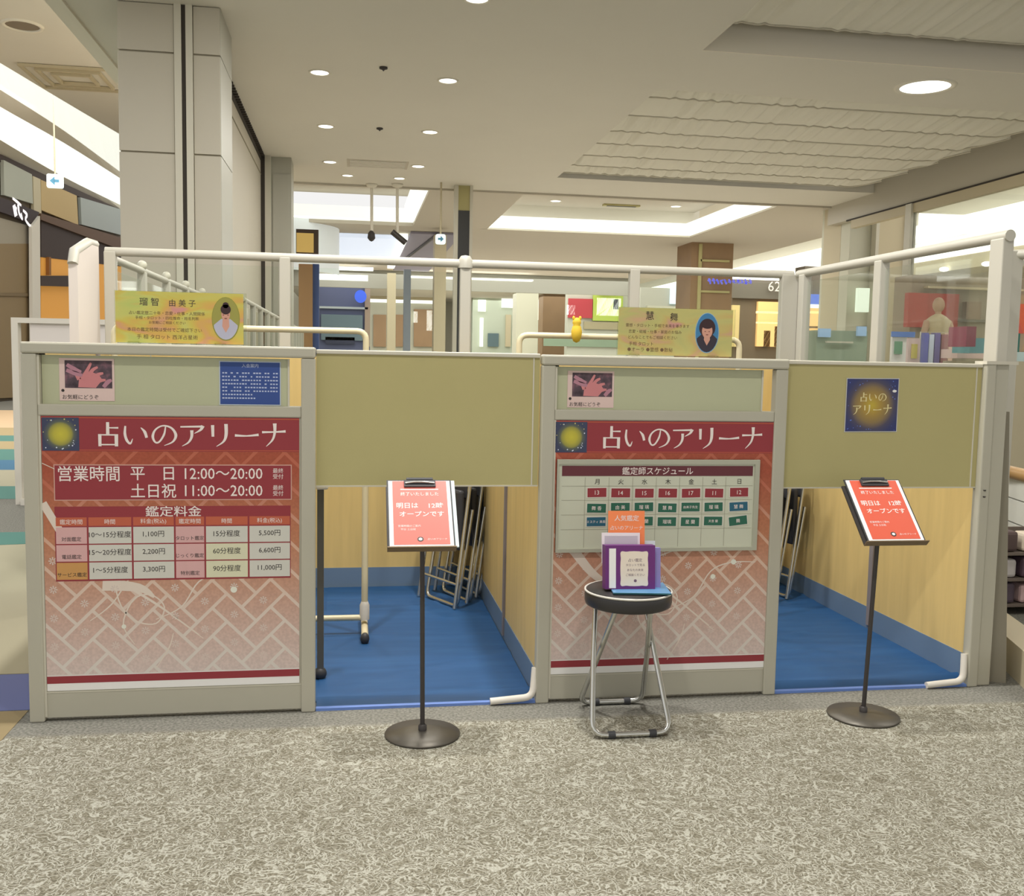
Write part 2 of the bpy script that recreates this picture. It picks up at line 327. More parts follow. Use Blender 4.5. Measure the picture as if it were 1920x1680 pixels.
o = MB().box(1.35, 1.62, 21.2, 26.5, 5.1, 5.5).build('cove_light', M_cove); tag(o, 'bright cove light on the slanting right edge of the small coffer', 'light', 'cove lights of the coffers')
# downlights
def downlight(x, y, z, r, label, group='small recessed downlights of the main ceiling'):
    t = thing('downlight', (x, y, z), label, 'light', group)
    MB().lathe((x, y, z), [(r*1.0, .0), (r*1.0, -.012), (r*1.22, -.014), (r*1.25, 0)], 24).build('trim_ring', M_ceilw, t)
    MB().lathe((x, y, z), [(0.001, -.006), (r, -.006)], 24).build('lamp', M_lamp, t)
for _k, _y in enumerate((7.0, 4.1, 1.2)):
    for _x, _s in ((-.41, 'left'), (1.18, 'right')): downlight(_x, _y, 5.0, .11, 'small round downlight of the %s row, %s' % (_s, ['behind the booths', 'right over the booth fronts', 'before the booths'][_k]))
rows = ['nearest', 'second', 'third', 'fourth']
ys = [12.8, 15.7, 18.5]
for i, y in enumerate(ys):
    for x, s in ((-.41, 'left'), (1.18, 'right')): downlight(x, y, 5.0, .11, 'small round downlight, %s of the visible ones in the %s row of the main ceiling' % (rows[i], s))
downlight(-.1, 19.77, 5.0, .10, 'small round downlight at the far end, left of the two hanging cameras')
downlight(.9, 19.81, 5.0, .10, 'small round downlight at the far end, above the right hanging camera')
downlight(1.185, 9.9, 5.0, .11, 'small downlight cut by the top edge of the picture')
downlight(7.06, 11.72, 5.0, .30, 'large bright round downlight on the rib between the draped recesses', 'large downlight')
for px, s in ((1040, 'left'), (1260, 'right')):
    p = atZ(px, 378 if px < 1100 else 390, 5.7); downlight(p.x, min(p.y, 26), 5.7, .13, 'small downlight inside the big lit coffer, %s one' % s, 'coffer downlights')
# detectors and vents
for px, py, l in ((719, 126, 'tiny sprinkler head between the nearest two downlights'), (712, 240, 'tiny sprinkler head between the second two downlights')):
    p = atZ(px, py, 5.0); o = MB().lathe((p.x, p.y, 5.0), [(.05, 0), (.05, -.02), (.02, -.03), (.001, -.05)], 12).build('sprinkler', M_dark, None, p); tag(o, l, 'sprinkler')
t = thing('ceiling_vent', atZ(708, 308, 5.0), 'faint rectangular vent grille in the main ceiling between the third downlights', 'vent')
mb = MB(); c = atZ(708, 308, 5.0)
for k in range(7): mb.box(c.x-.5, c.x+.5, c.y-.3+k*.09, c.y-.24+k*.09, 4.985, 5.0)
mb.build('slats', M_ceil, t); MB().box(c.x-.55, c.x+.55, c.y-.36, c.y+.36, 4.995, 5.01).build('backing', M_ceilb, t)
t = thing('ceiling_vent', atZ(1165, 384, 5.7), 'dark slotted vent inside the big lit coffer', 'vent'); c = atZ(1165, 384, 5.7)
MB().box(c.x-.5, c.x+.5, c.y-.1, c.y+.1, 5.66, 5.7).build('frame', M_beige, t); MB().box(c.x-.4, c.x+.4, c.y-.05, c.y+.05, 5.65, 5.67).build('slot', M_dark, t)
# hanging dome cameras
for px, tag_ in ((697, 'left'), (745, 'right')):
    c = atZ(px, 345, 5.0); b = atY(px, 442, c.y)
    t = thing('hanging_camera', (c.x, c.y, 5.0), 'small camera hanging on a thin white pole, %s one of two' % tag_, 'camera', 'hanging cameras')
    MB().tube([(c.x, c.y, 5.0), (b.x, c.y, b.z)], .03, 8).build('pole', M_ceilw, t); MB().lathe((c.x, c.y, 5.0), [(.001, 0), (.12, -.0), (.1, -.05), (.03, -.08)], 14).build('ceiling_cap', M_ceilw, t)
    mb = MB()
    if tag_ == 'left': mb.lathe((c.x, c.y, b.z), [(.03, .1), (.07, .05), (.08, -.05), (.04, -.1), (.001, -.12)], 14)
    else: mb.tube([(c.x-.1, c.y, b.z+.08), (c.x+.18, c.y, b.z-.14)], .06, 10)
    mb.build('camera_head', M_dark, t)
# drapes: fabric swags in the two recesses, one strip for each bay
M_drape = mat('drape_fabric', (232, 228, 214), .8, spec=.1)
def drape(y0, y1, z, label, x0=RX0+.02, x1=XR-.35, dz=.17):
    nx, ny = 230, 8; V = []; Fc = []; rnd = random.Random(int(y0*100)); ph = [rnd.random()*6.28 for _ in range(6)]
    cl = [rnd.uniform(x0, x1) for _ in range(16)]
    for i in range(nx+1):
        x = x0+(x1-x0)*i/nx
        g = sum(math.exp(-((x-q)/.16)**2) for q in cl)
        rip = (math.sin(x*26+ph[0])+.6*math.sin(x*47+ph[1]))*(.003+.022*min(1, g))
        end = min(1, (x1-x)/.3, 1); end = math.sin(max(end, 0)*math.pi/2) if end < 1 else 1
        for j in range(ny+1):
            t = j/ny; s = math.sin(math.pi*min(1, t*1.0))*.0+(1-(2*t-1)**2)
            V.append((x, y0+(y1-y0)*t*end if end < 1 else y0+(y1-y0)*t, z-dz*(t**.8)+.02*(t**8)+rip*(.3+s)))
    Fc = [(i*(ny+1)+j, (i+1)*(ny+1)+j, (i+1)*(ny+1)+j+1, i*(ny+1)+j+1) for i in range(nx) for j in range(ny)]
    o = MB().add(V, Fc, 0, True).build('ceiling_drape', M_drape)
    MB().tube([V[i*(ny+1)+ny]-Vector((0, 0, .006)) if False else Vector(V[i*(ny+1)+ny])-Vector((0, 0, .006)) for i in range(0, nx+1, 2)], .012, 6).build('shade_line', mat('drape_shade_line', (208, 201, 184), .8), o); return tag(o, label, 'drape', 'gathered fabric swags under the ceiling')  # darker tube added to draw the shade line along the swag's lower edge
ords = ['nearest', 'second', 'third', 'fourth', 'fifth', 'sixth', 'farthest']
edges = [12.55]
for px, py in ((1240, 182), (1200, 216), (1165, 245), (1135, 268), (1105, 290), (1085, 309), (1062, 322)): edges.append(atZ(px, py, 5.08).y)
for k in range(7): drape(edges[k], edges[k+1]-.02, 5.22, 'pale gathered fabric swag, %s of seven in the far draped recess' % ords[k])
drape(9.2, 10.7, 5.40, 'pale gathered fabric swag in the near recess at the top right edge', dz=.17); drape(7.4, 9.2, 5.40, 'gathered fabric swag just in front of the near recess swag, mostly cut off', dz=.2)

# ================================================================= PILLARS AND LEFT BULKHEAD
M_pan = mat('pillar_panel', (192, 185, 168), .45, spec=.4)
M_pan2 = mat('pillar_side', (176, 174, 160), .4, spec=.4)
M_gap = mat('dark_gap', (66, 60, 54), .7)
M_seam = mat('pillar_seam', (150, 142, 122), .7)
px0, px1, py0, py1 = -2.33, -1.335, 10.70, 11.67
root = MB().box(px0+.01, px1-.012, py0+.02, py1, 0, 5.0).build('pillar', M_seam); root['kind'] = 'structure'
zs = [0, .9, 1.95, 3.38-.02, 4.62, 5.0]
zs = [0, .9, 2.05, atY(410, 292, 10.7).z, atY(410, 105, 10.7).z, 5.0]
for a, b in zip(zs[:-1], zs[1:]):
    MB().box(px0, -1.79, py0, py0+.02, a+.008, b-.008, bev=.004).build('panel', M_pan, root)
    MB().box(-1.60, px1-.004, py0, py0+.02, a+.008, b-.008, bev=.004).build('panel', M_pan, root)
    MB().box(px1-.012, px1, py0+.01, py1, a+.006, b-.006).build('side_panel', M_pan2, root)
MB().box(-1.785, -1.715, py0-.02, py0+.02, 0, 5.0).build('shutter_guide', M_frame2, root); MB().box(-1.672, -1.605, py0-.02, py0+.02, 0, 5.0).build('shutter_guide', M_frame2, root)
MB().box(-1.715, -1.672, py0+.0, py0+.02, 0, 5.0).build('shutter_gap', M_gap, root)
# bulkhead between the pillars with its slotted ceiling joint
bp = MB().box(-2.2, -1.60, py1, 18.2, 0, 5.0).build('wall_left', M_pan); bp['kind'] = 'structure'
MB().box(-1.62, -1.592, py1, 18.2, 4.66, 4.68).build('seam', M_seam, bp)
mb = MB()
for k in range(46): mb.box(-1.60, -1.53, 11.8+k*.14, 11.86+k*.14, 4.97, 4.999)
mb.box(-1.60, -1.59, 11.7, 18.25, 4.9, 4.999)
mb.build('slot', M_gap, bp)
root = MB().box(-1.62, -1.08, 18.3, 19.0, 0, 5.0).build('pillar', M_pan2); root['kind'] = 'structure'
MB().box(-1.60, -1.53, 18.2, 18.3, 0, 5.0).build('shutter_gap', M_gap, root); MB().box(-1.53, -1.43, 18.2, 18.3, 0, 5.0).build('shutter_guide', M_frame2, root); MB().box(-1.40, -1.12, 18.28, 18.3, 0, 4.7).build('panel', M_pan2, root)
for z in (3.3, 2.2): MB().box(-1.42, -1.08, 18.27, 18.28, z, z+.02).build('seam', M_seam, root)

# thin steel column with dark lower half
c0 = atY(855, 348, 20.3).x; c1 = atY(884, 348, 20.3).x; zt = atY(870, 395, 20.3).z
root = MB().box(c0, c1, 20.3, 20.7, zt, 5.0).build('pillar', M_beige); root['kind'] = 'structure'
MB().box(c0+.05, c1-.03, 20.28, 20.68, 0, zt).build('dark_casing', mat('dark_casing', (66, 66, 66), .5), root)
MB().box(c0-.03, c0+.05, 20.27, 20.4, 0, 5.0).build('edge_strip', M_frame2, root); MB().box(c1-.03, c1+.03, 20.27, 20.4, 0, 5.0).build('edge_strip', M_frame2, root)

def pbox(name, x0, y0, x1, y1, Y, thick, m, kind='structure', parent=None, label=None, cat=None, group=None, toFloor=False, mb=None):
    a = atY(x0, y0, Y); b = atY(x1, y1, Y); c = atY(x1, y0, Y); d = atY(x0, y1, Y)
    X0, X1 = (a.x+d.x)/2, (b.x+c.x)/2; Z1, Z0 = (a.z+c.z)/2, (b.z+d.z)/2
    if toFloor: Z0 = 0
    q = MB().box(X0, X1, Y, Y+thick, Z0, Z1)
    if mb is not None: mb.box(X0, X1, Y, Y+thick, Z0, Z1); return (X0, X1, Z0, Z1)
    o = q.build(name, m, parent, None if parent else ((X0+X1)/2, Y, Z0))
    if parent is None:
        if label: tag(o, label, cat, group)
        else: o['kind'] = kind
    return o
# right pillar cluster
M_colw = mat('column_white', (206, 204, 184), .5); M_colt = mat('column_tan', (198, 186, 156), .5); M_brown = mat('brown_tile', (150, 122, 92), .6, noise=.06, nscale=2)
root = pbox('pillar', 1590, 379, 1642, 650, 20.2, 1.3, M_colw, toFloor=True); pbox('side', 1573, 379, 1590, 650, 20.6, .8, M_colt, parent=root, toFloor=True)
pbox('panel', 1645, 379, 1702, 650, 20.0, 1.2, M_colt, parent=root, toFloor=True); pbox('edge_strip', 1639, 379, 1645, 650, 19.98, .2, M_frame2, parent=root, toFloor=True); pbox('edge_strip', 1700, 379, 1706, 650, 19.9, .2, M_seam, parent=root, toFloor=True)
root = pbox('pillar', 1294, 455, 1372, 650, 28.0, 1.3, M_brown, toFloor=True); pbox('edge_strip', 1308, 457, 1314, 650, 27.95, .05, M_beige, parent=root, toFloor=True)
for y in (487, 545): pbox('seam', 1314, y, 1368, y+4, 27.95, .05, M_beige, parent=root)
pbox('pillar', 1018, 524, 1065, 650, 52, 1.3, M_brown, toFloor=True); pbox('pillar', 968, 528, 1009, 650, 50, 1.2, M_colw, toFloor=True)
pbox('pillar', 814, 440, 836, 650, 27, .5, M_colt, toFloor=True)
pbox('pillar', 757, 505, 770, 650, 30, .3, mat('grey_blue_post', (150, 158, 168), .5), toFloor=True)
pbox('pillar', 726, 512, 742, 650, 40, .5, M_colt, toFloor=True)

# ================================================================= RIGHT SIDE: header wall, glazed front, cove band, shops
zb = atX(1702, 378, XR).z; 
struct('wall_right', MB().box(XR, XR+.3, 3, 20.9, min(zb, 4.6), 5.3), M_pan)
zc = min(zb, 4.6)
struct('trim_3', MB().box(XR-.03, XR+.0, 3, 20.0, zc-.03, zc), M_gap); struct('trim_4', MB().box(XR-.02, XR+.1, 3, 19.8, zc-.2, zc-.03), M_colt)
p = atX(1708, 400, XR); struct('trim_5', MB().box(XR-.06, XR+.06, p.y-.1, p.y+.1, 0, zc-.03), M_frame2)
struct('window_1', MB().box(XR, XR+.02, 8, p.y-.1, 0, zc-.2), M_clear)
CX = 16.0
def cz(px, py): return atX(px, py, CX).z
struct('ceiling', MB().box(XR+.3, 24, -6, 66, 6.4, 6.6), M_ceilw)
struct('wall_far_right', MB().box(CX+.6, CX+.9, 10, 66, 0, 6.4), M_ceilb)
lab = ['upper', 'lower']
za, zb1, zb2, zd = 5.55, 5.1, 4.95, 4.4
o = MB().box(CX, CX+.6, 14, 64, zb1, za).build('cove_light', M_cove2, None, (CX, 14, zb1)); tag(o, 'upper bright cove band running along the right side shops', 'light', 'cove bands over the right shops')
o = MB().box(CX-.3, CX+.6, 14, 64, zd, zb2).build('cove_light', M_cove, None, (CX, 14, zd)); tag(o, 'lower brighter cove band running along the right side shops', 'light', 'cove bands over the right shops')
o = MB().box(12.9, CX, 20, 64, 6.25, 6.38).build('cove_light', M_cove2, None, (12.9, 20, 6.25)); tag(o, 'wide soft glowing panel standing in for the lit white ceiling over the right concourse', 'light', 'cove bands over the right shops')  # glow put in here in place of light falling on the white ceiling
struct('trim_6', MB().box(CX-.4, CX+.6, 14, 64, zb2, zb1), mat('cove_lip', (236, 238, 236), .5)); struct('trim_7', MB().box(CX-.5, CX+.6, 14, 64, zd-.35, zd), M_colt)
struct('trim_8', MB().box(CX-.2, CX+.6, 28, 64, zd-.8, zd-.35), mat('dark_fascia', (74, 66, 58), .6))
for px, py, l in ((1770, 505, 'left'), (1850, 495, 'right')):
    p = atX(px, py, CX-.6); o = MB().ball(p, .12, .12, .06).build('spotlight', M_lamp, None, p); tag(o, 'small bright spotlight under the right cove band, %s one' % l, 'light', 'spotlights seen through the right glass')

# far backdrop and shops
struct('wall_back', MB().box(-16, 24, 62, 62.5, 0, 6.6), mat('far_wall', (190, 184, 166), .7))
M_amber = mat('lit_shop_interior', (240, 196, 128), .6, emit=.55); M_litw = mat('lit_window', (246, 248, 240), .5, emit=.9)
def shop(label, Y, bg, items, x0, y0, x1, y1, thick=.6):
    t = thing('shop_front', atY((x0+x1)/2, 669, Y), label, 'shop')
    pbox('back', x0, y0, x1, y1, Y, thick, bg, parent=t, toFloor=True)
    for n, a, b, c, d, m in items: pbox(n, a, b, c, d, Y-.15, .14, m, parent=t)
    return t
c_ = lambda n, rgb, e=0: mat(n, rgb, .6, emit=e)
shop('dim blue shop front far behind the coat rack', 45, c_('dim_blue', (92, 98, 128)), [('window', 598, 575, 690, 579, c_('pale_line', (176, 184, 186))), ('window', 602, 590, 680, 638, c_('dim_teal', (104, 122, 130))), ('counter', 610, 632, 665, 645, c_('navy', (58, 62, 80))), ('door_frame', 684, 505, 694, 650, c_('dusky', (158, 140, 124)))], 594, 532, 694, 650)
o = MB(); p = atY(676, 556, 44.5); o.ell(Fr(p), 0, 0, .26, .28, 0, .1); o = o.build('round_sign', c_('sign_blue', (60, 90, 200), .6), None, p); tag(o, 'small glowing blue round sign by the dim blue shop', 'sign')
shop('row of pale shop fronts with brown windows, far centre left', 58, c_('pale_front', (182, 180, 162)), [('window', 700, 590, 724, 650, M_brown), ('window', 742, 590, 756, 650, M_brown), ('window', 776, 580, 812, 650, M_brown), ('lit_window', 776, 584, 783, 605, M_litw), ('lit_window', 800, 582, 810, 620, M_litw), ('awning', 694, 562, 814, 568, M_litw), ('band', 694, 556, 814, 562, M_colt)], 694, 520, 816, 650)
shop('pale green-white shop fronts with lit windows, far centre', 57, c_('mint_front', (190, 198, 180)), [('lit_window', 897, 562, 911, 584, M_litw), ('lit_window', 941, 556, 967, 577, M_litw), ('lit_window', 900, 596, 906, 650, M_litw), ('door', 915, 625, 935, 650, c_('slate', (96, 116, 122))), ('band', 888, 540, 966, 545, M_colw), ('column', 948, 590, 958, 650, M_colt), ('lit_window', 1010, 560, 1018, 600, M_litw)], 886, 532, 1018, 650)
for x0, x1, y0, y1, Y, l in ((760, 1000, 517, 527, 40, 'long thin cove light beyond the thin dark column'), (560, 700, 497, 507, 38, 'upper thin cove light above the dim blue shop'), (560, 690, 512, 526, 39, 'lower thin cove light above the dim blue shop'), (880, 1010, 468, 470, 30, 'faint far ceiling light line')):
    a = atY(x0, y0, Y); b = atY(x1, y1, Y); z0, z1 = min(b.z, 4.98), min(a.z, 5.0)
    if z1-z0 < .02: continue
    o = MB().box(a.x, b.x, Y, Y+.4, z0, z1).build('cove_light', M_cove, None, (a.x, Y, z0)); tag(o, l, 'light', 'thin cove lights far away')
struct('trim_9', MB().box(-3, 12, 41, 41.2, 4.3, 5.0), mat('far_beam', (168, 166, 156), .7))
# curved white shop fascia and flat glowing panel standing in for a lit coffer, behind the second pillar
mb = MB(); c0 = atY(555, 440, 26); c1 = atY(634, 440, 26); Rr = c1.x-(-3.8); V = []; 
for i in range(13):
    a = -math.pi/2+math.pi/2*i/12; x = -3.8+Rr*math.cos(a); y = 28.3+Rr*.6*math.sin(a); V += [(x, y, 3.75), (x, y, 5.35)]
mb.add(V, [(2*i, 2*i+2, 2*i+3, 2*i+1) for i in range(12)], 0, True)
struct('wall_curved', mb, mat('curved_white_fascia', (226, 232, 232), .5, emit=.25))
o = MB().box(-1.0, 1.3, 29, 37, 4.9, 5.01).build('cove_light', M_coffer_glow, None, (0, 29, 4.9)); tag(o, 'bluish glowing panel standing in for a lit coffer behind the hanging cameras', 'light')
o = MB().box(1.3, 1.55, 28.5, 38, 4.85, 5.0).build('cove_light', M_cove, None, (1.3, 28.5, 4.85)); tag(o, 'white light line along the right edge of the bluish ceiling panel', 'light')
struct('trim_10', MB().box(1.6, 3.0, 28, 40, 4.95, 5.01), mat('violet_grey_soffit', (150, 146, 160), .7))
a = atZ(820, 440, 4.93); b = atZ(757, 488, 4.93); mb = MB(); mb.tube([a, b], .05, 6); struct('trim_11', mb, M_dark)
# framed lightbox and wooden frame at the second pillar
t = thing('framed_lightbox', atY(575, 500, 24), 'yellow lightbox in a dark frame beside the far left pillar', 'lightbox')
pbox('frame', 555, 430, 597, 480, 24, .15, c_('dark_brown_frame', (84, 70, 60)), parent=t); pbox('lit_panel', 556, 437, 588, 473, 23.96, .05, c_('yellow_light', (200, 168, 96), .35), parent=t)
pbox('pillar', 560, 495, 586, 650, 24.2, .4, c_('warm_wood', (164, 128, 88)), toFloor=True); pbox('pillar', 586, 495, 598, 650, 24.3, .3, c_('poster_blue', (72, 90, 140)), toFloor=True)
# shops centre right
shop('far shop front with red panel and green framed sign', 48, c_('shop_white', (196, 196, 182)), [('red_panel', 1066, 560, 1111, 596, c_('shop_red', (186, 70, 78))), ('white_shape', 1064, 572, 1078, 590, M_litw), ('green_band', 1110, 525, 1164, 538, c_('shop_green', (184, 204, 96))), ('green_frame', 1112, 553, 1168, 602, c_('shop_green', (184, 204, 96))), ('sign_panel', 1119, 559, 1164, 592, M_litw), ('dark_mark', 1150, 561, 1160, 580, M_black), ('counter', 1095, 604, 1200, 618, c_('goods_mix', (170, 160, 130))), ('display', 1020, 628, 1160, 650, c_('goods_green', (140, 158, 136)))], 1064, 540, 1205, 650)
shop('grey far wall with a glowing pale blue screen', 36, c_('grey_wall', (190, 190, 176)), [('screen', 1258, 536, 1292, 570, c_('pale_screen', (206, 226, 240), .7)), ('ledge', 1214, 574, 1292, 579, M_colw)], 1200, 540, 1292, 650)
t = shop('dark fascia shop with warm lit shelves behind the right name board', 34, c_('dim_brown', (124, 108, 88)), [('lit_shelf', 1372, 572, 1386, 650, c_('beige_lit', (214, 190, 130), .3)), ('lit_display', 1420, 566, 1474, 650, M_amber), ('shelf_line', 1420, 584, 1474, 588, c_('cream_light', (255, 236, 190), .9)), ('shelf_line', 1420, 604, 1474, 607, c_('cream_light', (255, 236, 190), .9)), ('dark_figure', 1432, 620, 1444, 650, c_('goods_dark', (96, 72, 56))), ('dark_figure', 1452, 612, 1462, 650, c_('goods_dark', (96, 72, 56))), ('header', 1372, 525, 1474, 560, c_('header_grey', (120, 112, 100)))], 1372, 525, 1476, 650)
mb = MB(); F = Fr(atY(1452, 537, 33.7)); mb.text(F, '62', 0, 0, .5, 0); mb.build('lettering', M_wink, t)
mb = MB(); F = Fr(atY(1366, 528, 27.7)); rnd = random.Random(8)
for k in range(11):
    a = -.62+k*.125; mb.ribbon(F, [(a, rnd.uniform(.02, .1)), (a+.04, rnd.uniform(-.05, .05)), (a+.07, rnd.uniform(-.1, 0))], [.05, .06, .05], 0, 0)
    mb.ribbon(F, [(a-.02, rnd.uniform(-.06, .06)), (a+.08, rnd.uniform(-.06, .06))], [.035, .03], 0, 0)
o = mb.build('letter_sign', c_('blue_violet_light', (110, 112, 210), .5), None, F.o); tag(o, 'row of small blurred violet-blue sign marks across the brown pillar', 'sign')
# ---- shops seen through the right return glass
shop('warm lit shop with a blue sign left of the white right pillar', 26, c_('header_grey', (120, 112, 100)), [('lit_shelf', 1518, 578, 1562, 650, M_amber), ('shelf_line', 1518, 584, 1562, 588, c_('cream_light', (255, 236, 190), .9)), ('shelf_line', 1518, 612, 1562, 616, c_('goods_dark', (96, 72, 56))), ('blue_sign', 1520, 552, 1555, 571, c_('blue_sign_light', (88, 120, 214), .5)), ('white_band', 1520, 571, 1562, 578, M_litw)], 1506, 500, 1574, 650)
t = thing('glass_display_case', atY(1580, 669, 15), 'greenish glass display case in front of the white right pillar', 'display case')
pbox('case', 1530, 620, 1625, 700, 15, .5, c_('case_green', (150, 166, 146)), parent=t, toFloor=True); pbox('blue_label', 1536, 616, 1558, 632, 14.9, .05, c_('label_blue', (150, 184, 220), .2), parent=t); pbox('blue_label', 1608, 612, 1625, 630, 14.9, .05, c_('label_blue', (150, 184, 220), .2), parent=t); pbox('rail', 1550, 640, 1600, 643, 14.9, .05, M_frame2, parent=t)
o = pbox('wall_lamp', 1608, 540, 1630, 585, 19.9, .1, c_('soft_lamp', (226, 240, 222), .7), label='pale glowing lamp panel on the white right pillar', cat='light')
RW = 17
t = shop('wide shop with a red wall panel seen through the right glass', RW, c_('taupe_wall', (164, 148, 128)), [('red_panel', 1703, 550, 1797, 614, c_('panel_red', (190, 66, 62))), ('brown_panel', 1812, 566, 1840, 600, c_('panel_brown', (142, 110, 92))), ('rail', 1740, 539, 1920, 543, c_('rail_cream', (226, 206, 170))), ('shelf', 1795, 599, 1860, 604, c_('shelf_grey', (110, 104, 98))), ('red_panel', 1905, 570, 1925, 625, c_('panel_red2', (214, 76, 72)))], 1706, 520, 1990, 690)
_g = [atY(x_, 626, 13.55) for x_ in (1730, 1789)]
t = thing('garment_rail', (_g[0].x, 13.55, 0), 'thin steel rail carrying the blue and pink garments behind the right glass', 'rail')
MB().tube([(_g[0].x, 13.6, 0), (_g[0].x, 13.6, _g[0].z+.03), (_g[1].x, 13.6, _g[0].z+.03), (_g[1].x, 13.6, 0)], .012, 8).build('frame', M_frame2, t)
_g = atY(1795, 674, 13.2); _h = atY(1860, 674, 13.2)
o = MB().box(_g.x, _h.x+.5, 12.0, 15, 0, _g.z-.02).build('display_block', M_colt, None, (_g.x, 12, 0)); tag(o, 'beige display block under the coloured goods boxes behind the right glass', 'display')
t = thing('mannequin', atY(1760, 669, 15.5), 'bald mannequin in a beige top standing before the red panel', 'mannequin')
p = atY(1760, 572, 15.5); q = atY(1765, 620, 15.5); mb = MB()
mb.ball((p.x, p.y, p.z), .095, .11, .13, 0); mb.tube([(p.x, p.y, p.z-.1), (p.x, p.y, p.z-.2)], .05, 10); mb.build('head', c_('mannequin_skin', (196, 160, 132)), t)
MB().lathe((p.x, p.y, p.z-.85), [(.17, 0), (.15, .2), (.18, .45), (.21, .58), (.12, .66), (.05, .70)], 20).build('top', c_('beige_top', (204, 186, 150)), t)
for s in (-1, 1): MB().tube([(p.x+s*.19, p.y, p.z-.28), (p.x+s*.3, p.y-.05, p.z-.55), (p.x+s*.16, p.y-.15, p.z-.75)], [.06, .05, .04], 10).build('arm', c_('mannequin_skin', (196, 160, 132)), t)
MB().lathe((p.x, p.y, 0), [(.2, 0), (.18, .3), (.17, p.z-.85)], 16).build('skirt', c_('dusty_pink_cloth', (176, 130, 122)), t)
t = thing('poster_stand', atY(1695, 669, 13), 'white and blue poster stand below the red wall panel', 'stand')
pbox('sheet', 1672, 622, 1700, 700, 13, .05, M_paper, parent=t, toFloor=True); pbox('blue_band', 1672, 622, 1716, 632, 12.97, .02, c_('stand_blue', (78, 120, 196)), parent=t); pbox('green_picture', 1678, 640, 1692, 664, 12.97, .02, c_('pic_green', (96, 150, 120)), parent=t)
t = thing('poster_stand', atY(1720, 669, 12.5), 'pink and yellow poster stand beside the mannequin', 'stand')
pbox('sheet', 1702, 634, 1724, 700, 12.5, .05, c_('poster_pink', (216, 190, 190)), parent=t, toFloor=True); pbox('yellow_picture', 1710, 645, 1720, 672, 12.47, .02, c_('pic_yellow', (206, 190, 96)), parent=t)
t = thing('garment_display', atY(1745, 669, 13.5), 'row of blue and pink garments hanging below the mannequin', 'clothes')
for k, (x0, x1, rgb) in enumerate(((1732, 1740, (96, 100, 180)), (1741, 1750, (204, 214, 230)), (1752, 1762, (110, 100, 160)), (1764, 1776, (150, 100, 104)), (1778, 1786, (230, 200, 180)))):
    pbox('garment', x0, 624+k % 2*3, x1, 700, 13.5+k*.02, .12, c_('garment_%d' % k, rgb), parent=t)
for k, (x0, y0, x1, y1, rgb, l) in enumerate(((1812, 612, 1830, 650, (150, 60, 90), 'wine red box of goods on the shelf behind the right glass'), (1818, 634, 1850, 662, (100, 160, 168), 'teal box of goods behind the right glass'), (1795, 655, 1850, 672, (224, 196, 190), 'pale pink box of goods behind the right glass'), (1898, 625, 1912, 660, (60, 110, 100), 'green bag at the right picture edge'), (1900, 660, 1925, 700, (200, 220, 220), 'pale cyan box at the right picture edge'))):
    pbox('goods_box', x0, y0, x1, y1, 12.0+.5*k, .4, c_('goods_%d' % k, rgb), label=l, cat='box')

# ================================================================= LEFT CONCOURSE
def strip(name, A, B, m, thick=.08):
    n = len(A); V = [Vector(p) for p in A]+[Vector(p) for p in B]; up = Vector((0, 0, thick)); V2 = [v+up for v in V]
    Fc = [(i, i+1, n+i+1, n+i) for i in range(n-1)]; F2 = [tuple(2*n+k for k in reversed(f)) for f in Fc]
    mb = MB().add(V+V2, Fc+F2+[(i, 2*n+i, 2*n+i+1, i+1) for i in range(n-1)]+[(n+i, n+i+1, 3*n+i+1, 3*n+i) for i in range(n-1)]); return mb
def crv(pts, z, k=4):   # smooth curve through pixel points on a horizontal level
    P = [atZ(x, y, z) for x, y in pts]; P = [P[0]+(P[0]-P[1])*1.2]+P+[P[-1]+(P[-1]-P[-2])*1.0]; out = []
    for i in range(1, len(P)-2):
        for j in range(k):
            t = j/k; out.append(.5*((2*P[i])+(P[i+1]-P[i-1])*t+(2*P[i-1]-5*P[i]+4*P[i+1]-P[i+2])*t*t+(3*P[i]-P[i-1]-3*P[i+1]+P[i+2])*t**3))
    out.append(P[-2]); 
    return [P[0]]+out+[P[-1]]
z1, z2, z3, z4 = 8.0, 7.75, 7.6, 7.35
cA = crv([(-60, 85), (0, 118), (120, 190), (225, 252)], z1); cB = crv([(-60, 130), (0, 168), (120, 245), (225, 322)], z2); cC = crv([(-60, 160), (0, 200), (120, 268), (225, 334)], z3); cD = crv([(-60, 222), (0, 262), (120, 332), (225, 384)], z4); cE = crv([(-60, 250), (0, 290), (120, 356), (228, 394)], 7.2)
A0 = [Vector((XL-.2, p.y*.55, z1)) for p in cA]
struct('ceiling', strip('ceiling', A0, cA, M_ceil), M_ceil); struct('trim_12', MB().box(XL-.2, XL-.06, -6, 40, 5.0, 8.2), M_ceilw)
o = strip('', cA, cB, 0).build('cove_light', M_cove2); tag(o, 'upper curved bright cove band over the left concourse', 'light', 'curved cove bands on the left')
struct('trim_13', strip('', cB, cC, 0), M_ceilw)
o = strip('', cC, cD, 0).build('cove_light', M_cove); tag(o, 'lower curved bright cove band over the left shop fronts', 'light', 'curved cove bands on the left')
struct('trim_14', strip('', cD, cE, 0), M_ceilw)
c = atZ(142, 145, 8.0)
t = thing('ceiling_vent', c, 'square air diffuser in the left concourse ceiling', 'vent')
for k in range(3): mb = MB(); e = 1.0-.28*k; [mb.box(c.x+a, c.x+b, c.y+d, c.y+g, 7.93-.01*k, 7.99) for a, b, d, g in ((-e, e, -e, -e+.06), (-e, e, e-.06, e), (-e, -e+.06, -e+.06, e-.06), (e-.06, e, -e+.06, e-.06))]; mb.build('louvre', M_colt, t)
c = atZ(42, 47, 8.0); t = thing('downlight', c, 'unlit recessed downlight in the left concourse ceiling', 'light')
